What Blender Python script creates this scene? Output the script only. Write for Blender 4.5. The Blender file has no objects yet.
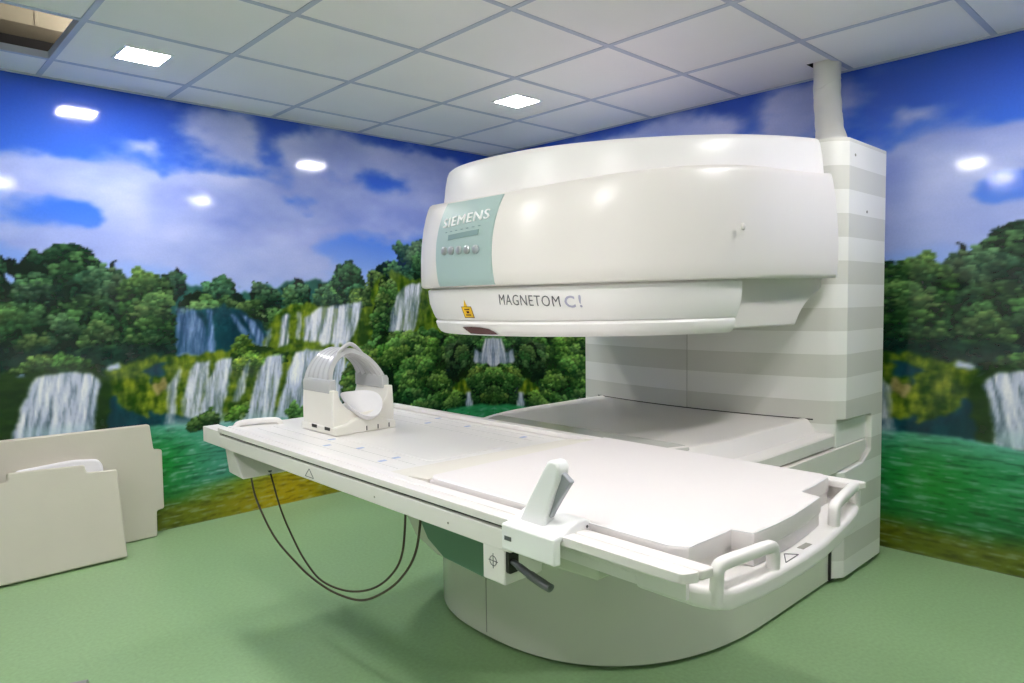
import bpy, bmesh, math, random
import numpy as np
from mathutils import Vector

random.seed(7)
scene = bpy.context.scene
COL = scene.collection
PI = math.pi

# ---------------------------------------------------------------- room numbers (metres)
X_WALL = 3.7005      # right mural wall (plane x = X_WALL)
Y_WALL = 4.1243      # left mural wall (plane y = Y_WALL)
X_BACK, Y_BACK = -1.80, -1.70
Z_CEIL = 2.3757
ORIGIN = {}

# ---------------------------------------------------------------- helpers
def link(o):
    COL.objects.link(o)
    return o

def thing(name, label, cat, loc, group=None):
    o = link(bpy.data.objects.new(name, None))
    o.empty_display_size = 0.1
    o.location = loc
    ORIGIN[o.name] = Vector(loc)
    o['label'] = label
    o['category'] = cat
    if group:
        o['group'] = group
    return o

def tag(o, label, cat, group=None):
    o['label'] = label
    o['category'] = cat
    if group:
        o['group'] = group
    return o

def obj(name, bm, mat, parent=None, bevel=0.0, seg=3, smooth=35, sub=0, origin=None, label=None):
    """Link a bmesh (built in world metres) as one mesh object, re-based on its parent or its own base."""
    bmesh.ops.recalc_face_normals(bm, faces=bm.faces[:])
    if parent is not None:
        base = ORIGIN[parent.name]
    elif origin is not None:
        base = Vector(origin)
    else:
        base = Vector((0, 0, 0))
    own = base.copy()
    if parent is not None or origin is not None:
        bmesh.ops.translate(bm, verts=bm.verts[:], vec=-own)
    me = bpy.data.meshes.new(name)
    bm.to_mesh(me)
    bm.free()
    me.materials.append(mat)
    if smooth:
        me.polygons.foreach_set('use_smooth', [True] * len(me.polygons))
        me.set_sharp_from_angle(angle=math.radians(smooth))
    o = link(bpy.data.objects.new(name, me))
    if parent is not None:
        o.parent = parent
        ORIGIN[o.name] = base
    else:
        o.location = base
        ORIGIN[o.name] = base
    if bevel:
        m = o.modifiers.new('edge', 'BEVEL')
        m.width = bevel
        m.segments = seg
        m.limit_method = 'ANGLE'
        m.angle_limit = math.radians(32)
        m.harden_normals = False
    if sub:
        m = o.modifiers.new('round', 'SUBSURF')
        m.levels = sub
        m.render_levels = sub
    if label:
        o['label'] = label
    return o

def struct(o):
    o['kind'] = 'structure'
    return o

def nb():
    return bmesh.new()

def box(bm, x0, x1, y0, y1, z0, z1):
    v = [bm.verts.new(p) for p in ((x0, y0, z0), (x1, y0, z0), (x1, y1, z0), (x0, y1, z0),
                                   (x0, y0, z1), (x1, y0, z1), (x1, y1, z1), (x0, y1, z1))]
    for f in ((0, 3, 2, 1), (4, 5, 6, 7), (0, 1, 5, 4), (1, 2, 6, 5), (2, 3, 7, 6), (3, 0, 4, 7)):
        bm.faces.new([v[i] for i in f])
    return bm

def prism(bm, pts, axis, a, b):
    """Extrude a 2-D outline along an axis: 'z' takes (x,y), 'y' takes (x,z), 'x' takes (y,z)."""
    def P(p, t):
        return {'z': (p[0], p[1], t), 'y': (p[0], t, p[1]), 'x': (t, p[0], p[1])}[axis]
    lo = [bm.verts.new(P(p, a)) for p in pts]
    hi = [bm.verts.new(P(p, b)) for p in pts]
    n = len(pts)
    bm.faces.new(lo[::-1])
    bm.faces.new(hi)
    for i in range(n):
        bm.faces.new((lo[i], lo[(i + 1) % n], hi[(i + 1) % n], hi[i]))
    return bm

def slab(bm, pts, u, v, n, o, th):
    """Extrude a 2-D outline given in a plane frame (origin o, axes u, v) by th along n."""
    o, u, v, n = Vector(o), Vector(u), Vector(v), Vector(n)
    lo = [bm.verts.new(o + u * a + v * b) for a, b in pts]
    hi = [bm.verts.new(o + u * a + v * b + n * th) for a, b in pts]
    k = len(pts)
    bm.faces.new(lo[::-1])
    bm.faces.new(hi)
    for i in range(k):
        bm.faces.new((lo[i], lo[(i + 1) % k], hi[(i + 1) % k], hi[i]))
    return bm

def loft(bm, rings, cap0=True, cap1=True):
    R = [[bm.verts.new(p) for p in r] for r in rings]
    n = len(R[0])
    for a, b in zip(R, R[1:]):
        for i in range(n):
            bm.faces.new((a[i], a[(i + 1) % n], b[(i + 1) % n], b[i]))
    if cap0:
        bm.faces.new(R[0][::-1])
    if cap1:
        bm.faces.new(R[-1])
    return bm

def rounded(pts, r, seg=5):
    """Round the corners of a 2-D outline."""
    out = []
    n = len(pts)
    for i in range(n):
        p = Vector(pts[i]); a = Vector(pts[i - 1]); b = Vector(pts[(i + 1) % n])
        da, db = (a - p), (b - p)
        rr = min(r, da.length * .45, db.length * .45)
        s, e = p + da.normalized() * rr, p + db.normalized() * rr
        for k in range(seg + 1):
            t = k / seg
            q = s * (1 - t) ** 2 + p * 2 * t * (1 - t) + e * t * t
            out.append((q.x, q.y))
    return out

def smooth_path(ctrl, n=10):
    c = [Vector(p) for p in ctrl]
    c = [c[0] * 2 - c[1]] + c + [c[-1] * 2 - c[-2]]
    out = []
    for i in range(1, len(c) - 2):
        p0, p1, p2, p3 = c[i - 1:i + 3]
        for k in range(n):
            t = k / n
            out.append(.5 * ((2 * p1) + (p2 - p0) * t + (2 * p0 - 5 * p1 + 4 * p2 - p3) * t * t + (3 * p1 - p0 - 3 * p2 + p3) * t ** 3))
    out.append(c[-2])
    return out

def tube(bm, path, r, seg=12, flat=1.0):
    path = [Vector(p) for p in path]
    up = Vector((0, 0, 1))
    rings = []
    nrm = None
    for i, p in enumerate(path):
        t = (path[min(i + 1, len(path) - 1)] - path[max(i - 1, 0)]).normalized()
        if nrm is None:
            nrm = t.cross(up)
            if nrm.length < .05:
                nrm = t.cross(Vector((1, 0, 0)))
        nrm = (nrm - t * nrm.dot(t)).normalized()
        bn = t.cross(nrm).normalized()
        rad = r[i] if isinstance(r, (list, tuple)) else r
        rings.append([p + nrm * (math.cos(2 * PI * k / seg) * rad) + bn * (math.sin(2 * PI * k / seg) * rad * flat) for k in range(seg)])
    return loft(bm, rings)

def disc(bm, c, n, r, th, seg=24, dome=0.0):
    c, n = Vector(c), Vector(n).normalized()
    a = n.orthogonal().normalized()
    b = n.cross(a)
    def ring(rr, h):
        return [c + n * h + a * math.cos(2 * PI * k / seg) * rr + b * math.sin(2 * PI * k / seg) * rr for k in range(seg)]
    rings = [ring(r, 0), ring(r, th)]
    if dome:
        rings += [ring(r * .85, th + dome * .5), ring(r * .5, th + dome * .9), ring(r * .12, th + dome)]
    return loft(bm, rings)

# ---------------------------------------------------------------- materials
def s2l(c):
    c = np.asarray(c, float)
    return np.where(c <= .04045, c / 12.92, ((c + .055) / 1.055) ** 2.4)

def rgb(r, g, b):
    return tuple(float(v) for v in s2l(np.array([r, g, b]) / 255.)) + (1.0,)

def mat(name, col, rough=.4, spec=.5, vary=.03, scale=6.0, bump=0.0, bscale=120.0, coat=0.0, metal=0.0, alpha=1.0, trans=0.0):
    m = bpy.data.materials.new(name)
    m.use_nodes = True
    nt = m.node_tree
    p = nt.nodes['Principled BSDF']
    p.inputs['Roughness'].default_value = rough
    p.inputs['Specular IOR Level'].default_value = spec
    p.inputs['Metallic'].default_value = metal
    p.inputs['Coat Weight'].default_value = coat
    p.inputs['Coat Roughness'].default_value = .08
    p.inputs['Alpha'].default_value = alpha
    p.inputs['Transmission Weight'].default_value = trans
    tc = nt.nodes.new('ShaderNodeTexCoord')
    no = nt.nodes.new('ShaderNodeTexNoise')
    no.inputs['Scale'].default_value = scale
    no.inputs['Detail'].default_value = 5
    nt.links.new(tc.outputs['Object'], no.inputs['Vector'])
    mx = nt.nodes.new('ShaderNodeMix')
    mx.data_type = 'RGBA'
    c = np.array(col[:3])
    mx.inputs['A'].default_value = tuple(np.clip(c * (1 - vary), 0, 1)) + (1,)
    mx.inputs['B'].default_value = tuple(np.clip(c * (1 + vary), 0, 1)) + (1,)
    nt.links.new(no.outputs['Fac'], mx.inputs['Factor'])
    nt.links.new(mx.outputs['Result'], p.inputs['Base Color'])
    if bump:
        n2 = nt.nodes.new('ShaderNodeTexNoise')
        n2.inputs['Scale'].default_value = bscale
        n2.inputs['Detail'].default_value = 3
        nt.links.new(tc.outputs['Object'], n2.inputs['Vector'])
        bp = nt.nodes.new('ShaderNodeBump')
        bp.inputs['Strength'].default_value = bump
        bp.inputs['Distance'].default_value = .004
        nt.links.new(n2.outputs['Fac'], bp.inputs['Height'])
        nt.links.new(bp.outputs['Normal'], p.inputs['Normal'])
    return m

def emit(name, col, strength):
    m = bpy.data.materials.new(name)
    m.use_nodes = True
    nt = m.node_tree
    nt.nodes.remove(nt.nodes['Principled BSDF'])
    e = nt.nodes.new('ShaderNodeEmission')
    e.inputs['Color'].default_value = col
    e.inputs['Strength'].default_value = strength
    nt.links.new(e.outputs['Emission'], nt.nodes['Material Output'].inputs['Surface'])
    return m

def striped(name, ca, cb):
    """White and grey bands, each ten centimetres high, printed round the magnet column."""
    m = mat(name, ca, rough=.42)
    nt = m.node_tree
    p = nt.nodes['Principled BSDF']
    g = nt.nodes.new('ShaderNodeNewGeometry')
    sx = nt.nodes.new('ShaderNodeSeparateXYZ')
    nt.links.new(g.outputs['Position'], sx.inputs['Vector'])
    def M(op, a, b):
        n = nt.nodes.new('ShaderNodeMath')
        n.operation = op
        nt.links.new(a, n.inputs[0])
        n.inputs[1].default_value = b
        return n.outputs[0]
    f = M('GREATER_THAN', M('FRACT', M('MULTIPLY', sx.outputs['Z'], 5.0), 0.0), .5)
    mx = nt.nodes.new('ShaderNodeMix')
    mx.data_type = 'RGBA'
    mx.inputs['A'].default_value = ca
    mx.inputs['B'].default_value = cb
    nt.links.new(f, mx.inputs['Factor'])
    nt.links.new(mx.outputs['Result'], p.inputs['Base Color'])
    return m

LED_STRENGTH = 88.0
SKY_STRENGTH = 1.3
EXPOSURE = 0.93

# ---------------------------------------------------------------- the landscape wallpaper
# Outlines in metres on the wall: (distance from the room corner, height above the floor).
LAYERS=[
('far',[(2.446,1.277),(2.284,1.36),(1.941,1.333),(1.687,1.377),(1.3,1.432),(1.309,1.136),(1.424,0.977),(2.431,1.002)],None),
('tree',[(1.415,1.269),(1.426,1.366),(1.35,1.477),(1.26,1.532),(1.186,1.481),(1.151,1.368),(1.099,1.266),(1.194,1.187),(1.381,1.19)],(0.35, 0.0)),
('tree',[(1.549,1.238),(1.539,1.333),(1.468,1.391),(1.382,1.379),(1.342,1.268),(1.307,1.215),(1.488,1.193)],(0.55, 0.1)),
('tree',[(1.743,1.259),(1.747,1.333),(1.699,1.383),(1.619,1.396),(1.559,1.352),(1.548,1.27),(1.625,1.233)],(0.5, 0.15)),
('tree',[(1.968,1.273),(1.953,1.345),(1.891,1.375),(1.816,1.375),(1.754,1.321),(1.737,1.222),(1.872,1.2)],(0.35, 0.05)),
('tree',[(2.211,1.275),(2.191,1.367),(2.127,1.402),(2.058,1.397),(1.996,1.333),(1.987,1.244),(2.094,1.205)],(0.45, 0.1)),
('tree',[(2.446,1.277),(2.43,1.409),(2.377,1.437),(2.315,1.41),(2.291,1.332),(2.352,1.277)],(0.25, 0.0)),
('tree',[(2.37,1.21),(2.352,1.277),(2.243,1.31),(2.149,1.275),(1.944,1.249),(1.789,1.211),(1.624,1.252),(1.629,1.082),(2.374,1.11)],(0.45, 0.25)),
('gorge',[(2.376,1.21),(2.093,1.24),(1.874,1.14),(1.798,0.953),(2.395,0.967)],None),
('fall',[(2.364,1.227),(2.273,1.231),(2.221,1.15),(2.176,1.016),(2.156,0.94),(2.375,0.954)],(0.7, 0.55, 1)),
('fall',[(2.202,1.224),(2.174,1.224),(2.155,0.957),(2.189,0.959)],(0.8, 0.6, 1)),
('fall',[(2.066,1.192),(2.031,1.18),(1.88,0.97),(1.942,0.962)],(0.75, 0.5, 1)),
('fall',[(2,1.197),(1.935,1.154),(1.864,1.055),(1.842,0.968),(1.892,0.977),(1.95,1.094)],(0.75, 0.6, 1)),
('bush',[(2.062,0.969),(2.023,1.062),(1.951,1.058),(1.905,0.972)],(0.5, 0.6)),
('tree',[(3.29,0.957),(3.265,1.494),(3.152,1.464),(3.121,1.465),(3.106,1.355),(3.116,0.944)],(0.35, 0.1)),
('tree',[(3.136,0.946),(3.105,1.466),(3.039,1.516),(2.976,1.528),(2.954,1.549),(2.903,1.566),(2.851,1.549),(2.79,1.526),(2.765,1.496),(2.71,1.487),(2.675,1.436),(2.628,1.427),(2.612,1.332),(2.658,0.909)],(0.3, 0.1)),
('tree',[(2.681,1.279),(2.674,1.447),(2.636,1.458),(2.61,1.385),(2.605,1.279)],(0.2, 0.0)),
('tree',[(2.661,1.068),(2.662,1.279),(2.629,1.385),(2.57,1.428),(2.499,1.456),(2.439,1.441),(2.401,1.376),(2.362,1.277),(2.377,0.898),(2.667,0.92)],(0.55, 0.35)),
('tree',[(3.29,0.957),(3.279,1.2),(3.122,1.259),(2.992,1.267),(2.962,1.182),(2.93,0.93)],(0.36, 0.25)),
('tree',[(2.994,1.034),(2.967,1.257),(2.914,1.296),(2.864,1.256),(2.812,1.127),(2.798,0.919),(2.998,0.935)],(0.36, 0.1)),
('tree',[(2.843,0.923),(2.809,1.188),(2.716,1.228),(2.628,1.194),(2.62,0.906)],(0.32, 0.25)),
('shade',[(3.284,1.074),(2.926,1.03),(2.653,1.041),(2.372,1.027),(2.378,0.876),(3.291,0.934)],None),
('tree',[(0.904,1.265),(0.894,1.647),(0.843,1.677),(0.758,1.667),(0.688,1.692),(0.221,1.677),(-0.79,1.68),(-0.781,0.991),(0.91,1.055)],(0.4, 0.1)),
('tree',[(1.146,1.267),(1.109,1.456),(0.995,1.54),(0.896,1.557),(0.831,1.489),(0.837,1.264),(1,1.058)],(0.45, 0.25)),
('moss',[(1.308,1.189),(1.251,1.334),(1.096,1.348),(1.031,1.43),(0.932,1.473),(0.782,1.405),(0.606,1.422),(-0.788,1.509),(-0.778,0.731),(1.317,0.872)],(0.45, 0.5)),
('bush',[(1.107,0.96),(1.091,1.266),(1.031,1.402),(0.966,1.438),(0.902,1.334),(0.91,1.055),(0.98,0.919)],(0.5, 0.45)),
('bush',[(1.306,1.235),(1.251,1.347),(1.127,1.374),(1.098,1.28),(1.148,1.199)],(0.45, 0.5)),
('fall',[(0.869,1.334),(0.817,1.37),(0.678,1.385),(0.699,1.263),(0.757,1.035),(0.976,1.044),(0.939,1.195)],(0.85, 0.75)),
('moss',[(1.88,0.97),(1.824,1.12),(1.744,1.222),(1.624,1.252),(1.452,1.23),(1.307,1.202),(1.315,0.925),(1.881,0.934)],(0.55, 0.7)),
('fall',[(1.739,1.179),(1.693,1.184),(1.713,0.961),(1.779,0.965)],(0.8, 0.8)),
('fall',[(1.646,1.196),(1.619,1.195),(1.631,1.019),(1.658,1.021)],(0.8, 0.6)),
('fall',[(1.593,1.157),(1.501,1.218),(1.306,1.242),(1.177,1.253),(1.196,1.146),(1.276,1.002),(1.396,0.93),(1.62,0.943)],(0.85, 0.8)),
('fall',[(1.838,1.09),(1.812,1.114),(1.843,0.956),(1.874,0.958)],(0.8, 0.7)),
('moss',[(2.729,0.914),(2.647,0.95),(2.458,0.97),(2.288,0.971),(2.103,0.971),(1.953,1.005),(1.7,0.96),(1.424,0.957),(1.315,0.925),(1.328,0.506),(1.648,0.513),(2.03,0.538),(2.472,0.596),(2.669,0.653)],(0.5, 0.75)),
('rock',[(2.566,0.793),(2.436,0.858),(2.434,0.769),(2.518,0.734)],None),
('gorge',[(2.552,0.89),(2.433,0.93),(2.441,0.875),(2.524,0.822)],None),
('bush',[(2.105,0.913),(2.061,0.981),(1.922,1.003),(1.733,0.962),(1.703,0.885),(1.958,0.843)],(0.7, 0.75)),
('fall',[(2.4,0.844),(2.355,0.913),(2.358,0.841),(2.389,0.72),(2.389,0.585),(2.436,0.591)],(0.8, 0.65)),
('fall',[(2.353,0.688),(2.303,0.881),(2.268,0.924),(2.19,0.93),(2.204,0.845),(2.243,0.704),(2.27,0.569),(2.357,0.581)],(0.85, 0.8)),
('fall',[(2.205,0.816),(2.145,0.927),(2.063,0.934),(2.078,0.835),(2.106,0.719),(2.145,0.6),(2.281,0.582)],(0.85, 0.85)),
('fall',[(2.019,0.83),(1.955,0.927),(1.985,0.767),(2.025,0.669),(2.067,0.674)],(0.85, 0.75)),
('fall',[(1.965,0.644),(1.909,0.839),(1.844,0.932),(1.747,0.938),(1.758,0.808),(1.832,0.537),(2.018,0.536)],(0.9, 0.95)),
('fall',[(1.812,0.534),(1.718,0.824),(1.661,0.945),(1.459,0.985),(1.313,1.004),(1.329,0.473)],(0.95, 0.95)),
('gorge',[(2.718,0.834),(2.665,0.749),(2.47,0.662),(2.258,0.602),(2.26,0.545),(2.765,0.592),(2.758,0.759)],None),
('moss',[(2.729,0.904),(2.648,0.929),(2.513,0.865),(2.477,0.729),(2.531,0.647),(2.629,0.681),(2.71,0.797)],(0.5, 0.8)),
('fall',[(2.428,0.808),(2.379,0.842),(2.395,0.58),(2.442,0.586)],(0.75, 0.5)),
('bush',[(3.156,0.937),(3.032,1.012),(2.918,1.01),(2.751,0.952),(2.733,0.925),(2.931,0.904),(3.138,0.917)],(0.5, 0.45)),
('foam',[(2.724,0.924),(2.656,0.956),(2.653,0.919),(2.715,0.908)],None),
('dkmoss',[(3.291,0.934),(3.015,0.926),(2.752,0.916),(2.697,0.885),(2.728,0.597),(2.768,0.524),(3.308,0.558)],None),
('fall',[(3.069,0.832),(3.033,0.898),(2.931,0.915),(2.789,0.903),(2.746,0.837),(2.771,0.787),(2.787,0.632),(2.796,0.528),(3.153,0.558),(3.124,0.676)],(0.85, 0.95)),
('lake',[(3.344,0.578),(2.946,0.561),(2.623,0.594),(2.447,0.587),(2.088,0.563),(1.647,0.533),(1.328,0.506),(0.806,0.493),(-0.288,0.393),(-0.756,-0.854),(3.398,-0.592)],None),
('mist',[(3.113,0.561),(2.789,0.574),(2.787,0.637),(3.109,0.659)],None),
('mist',[(2.447,0.57),(1.328,0.5),(1.327,0.553),(2.446,0.615)],None),
('bush',[(2.331,0.554),(2.302,0.596),(2.229,0.633),(2.178,0.651),(2.146,0.588),(2.16,0.52),(2.283,0.525)],(0.45, 0.35)),
('bush',[(2.123,0.568),(2.074,0.639),(1.989,0.665),(2.004,0.589),(2.053,0.541)],(0.5, 0.7)),
('bush',[(1.762,0.478),(1.746,0.589),(1.671,0.631),(1.604,0.61),(1.568,0.439)],(0.5, 0.4)),
('tree',[(1.138,0.449),(1.157,0.861),(1.107,0.981),(1.001,1.038),(0.704,1.047),(0.235,1.007),(-0.098,0.969),(-0.087,0.415),(1.138,0.449)],(0.5, 0.35)),
('bush',[(1.11,0.858),(1.091,0.98),(0.96,1.043),(0.704,1.033),(0.525,0.967),(0.62,0.81),(0.926,0.761)],(0.6, 0.5)),
('bush',[(0.906,0.562),(0.909,0.774),(0.814,0.852),(0.619,0.876),(0.482,0.801),(0.439,0.625),(0.536,0.507)],(0.65, 0.5)),
('bush',[(0.479,0.927),(0.236,0.968),(0.137,0.87),(0.244,0.607),(0.457,0.664)],(0.3, 0.2)),
('bush',[(0.453,0.829),(0.384,0.922),(0.257,0.931),(0.24,0.761),(0.36,0.716)],(0.35, 0.2)),
('fall',[(0.21,0.79),(0.188,0.881),(0.117,0.846),(0.083,0.961),(-0.098,0.969),(-0.092,0.665),(-0.007,0.727),(0.108,0.751)],(0.75, 0.95)),
('bush',[(0.361,0.656),(0.32,0.729),(0.159,0.771),(-0.093,0.729),(-0.087,0.391),(0.197,0.423),(0.325,0.538)],(0.6, 0.5)),
('moss',[(0.44,0.587),(0.391,0.643),(0.263,0.632),(0.225,0.566),(0.325,0.53)],(0.55, 0.85)),
('bush',[(0.806,0.479),(0.759,0.604),(0.533,0.626),(0.324,0.561),(0.326,0.461),(0.63,0.421)],(0.55, 0.45)),
('fall',[(0.285,0.557),(0.245,0.561),(0.207,0.425),(0.288,0.426)],(0.8, 0.95)),
('lakeb',[(0.472,0.447),(0.145,0.449),(-0.087,0.407),(-0.086,0.359),(0.472,0.41)],None),
('bush',[(1.366,0.478),(1.342,0.794),(1.263,0.922),(1.107,0.96),(1.047,0.854),(1.091,0.415)],(0.5, 0.5)),
('moss',[(1.88,0.958),(1.632,1.007),(1.314,0.964),(1.315,0.938),(1.633,0.963),(1.881,0.928)],(0.5, 0.5))]
CLOUDS=[
(3.056,1.862,0.188,0.106,0.9),
(2.824,1.887,0.206,0.086,1),
(2.666,1.878,0.194,0.104,1),
(2.526,1.786,0.152,0.117,1),
(2.32,1.831,0.249,0.121,1),
(2.042,1.856,0.275,0.139,1),
(2.218,1.672,0.542,0.17,0.9),
(2.63,1.595,0.465,0.132,0.8),
(3.028,1.575,0.169,0.122,0.7),
(1.609,1.708,0.508,0.156,0.8),
(1.876,1.453,0.467,0.15,0.8),
(1.616,1.49,0.244,0.088,0.6),
(1.94,2.215,0.237,0.14,0.8),
(2.111,2.314,0.175,0.056,0.4),
(1.276,2.248,0.35,0.117,0.6),
(1.394,1.945,0.419,0.128,0.8),
(0.855,1.857,0.445,0.153,0.7),
(0.846,2.203,0.351,0.138,0.45),
(0.494,2.282,0.337,0.217,0.6),
(1.592,2.235,0.208,0.136,0.4),
(1.387,2.169,0.459,0.16,0.4),
(2.199,2.177,0.229,0.14,0.3),
(0.215,1.942,0.419,0.303,0.5),
(2.529,2.087,0.05,0.032,0.6),
(2.456,2.06,0.041,0.048,0.6),
(2.909,2.22,0.06,0.024,0.3),
(0.501,1.992,0.388,0.182,0.5),
(2.844,1.735,0.145,0.066,-1),
(2.752,1.681,0.073,0.041,-0.7),
(3.023,1.696,0.092,0.029,-0.25),
(1.757,2.182,0.091,0.121,-0.6),
(1.688,2.325,0.12,0.061,-0.5),
(1.888,1.999,0.113,0.047,-0.45),
(1.67,1.889,0.162,0.043,-0.7),
(1.538,1.819,0.084,0.038,-0.4),
(0.987,1.554,0.385,0.069,-0.8),
(1.332,1.608,0.228,0.046,-0.4),
(2.421,1.898,0.036,0.065,-0.45),
(0.933,2.05,0.255,0.062,-0.4),
(0.446,2.361,0.29,0.087,-0.5),
(3.043,2.149,0.254,0.105,-0.3)]

S0, S1, RES = -0.06, 3.42, 0.006
gs = np.arange(S0, S1, RES)
gz = np.arange(0.0, 2.39, RES)
GS, GZ = np.meshgrid(gs, gz)

_rng = np.random.default_rng(11)
_tab = _rng.random((256, 256))

def vnoise(x, y, seed=0):
    x = x + seed * 37.13
    y = y + seed * 17.71
    xi = np.floor(x).astype(int); yi = np.floor(y).astype(int)
    fx = x - xi; fy = y - yi
    fx = fx * fx * (3 - 2 * fx); fy = fy * fy * (3 - 2 * fy)
    a = _tab[yi & 255, xi & 255]; b = _tab[yi & 255, (xi + 1) & 255]
    c = _tab[(yi + 1) & 255, xi & 255]; d = _tab[(yi + 1) & 255, (xi + 1) & 255]
    return (a * (1 - fx) + b * fx) * (1 - fy) + (c * (1 - fx) + d * fx) * fy

def fbm(x, y, seed=0, octv=4):
    t = 0; a = .5; n = 0
    for k in range(octv):
        t = t + a * vnoise(x, y, seed + k * 3)
        n += a; a *= .5; x = x * 2.03; y = y * 2.03
    return t / n

def C8(*c):
    return np.array(c, float) / 255.

def mixc(a, b, t):
    t = np.asarray(t)[..., None]
    return a * (1 - t) + b * t

def inpoly(poly, X, Y):
    r = np.zeros(X.shape, bool)
    n = len(poly)
    for i in range(n):
        x1, y1 = poly[i]; x2, y2 = poly[(i + 1) % n]
        if y1 == y2:
            continue
        c = ((Y >= min(y1, y2)) & (Y < max(y1, y2)))
        r ^= c & (X < (x2 - x1) * (Y - y1) / (y2 - y1) + x1)
    return r

def smooth01(x, a, b):
    t = np.clip((x - a) / (b - a), 0, 1)
    return t * t * (3 - 2 * t)

def soft(mask, k=2):
    m = mask.astype(float)
    for _ in range(k):
        m = (m + np.roll(m, 1, 0) + np.roll(m, -1, 0) + np.roll(m, 1, 1) + np.roll(m, -1, 1)) / 5
    return m

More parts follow.
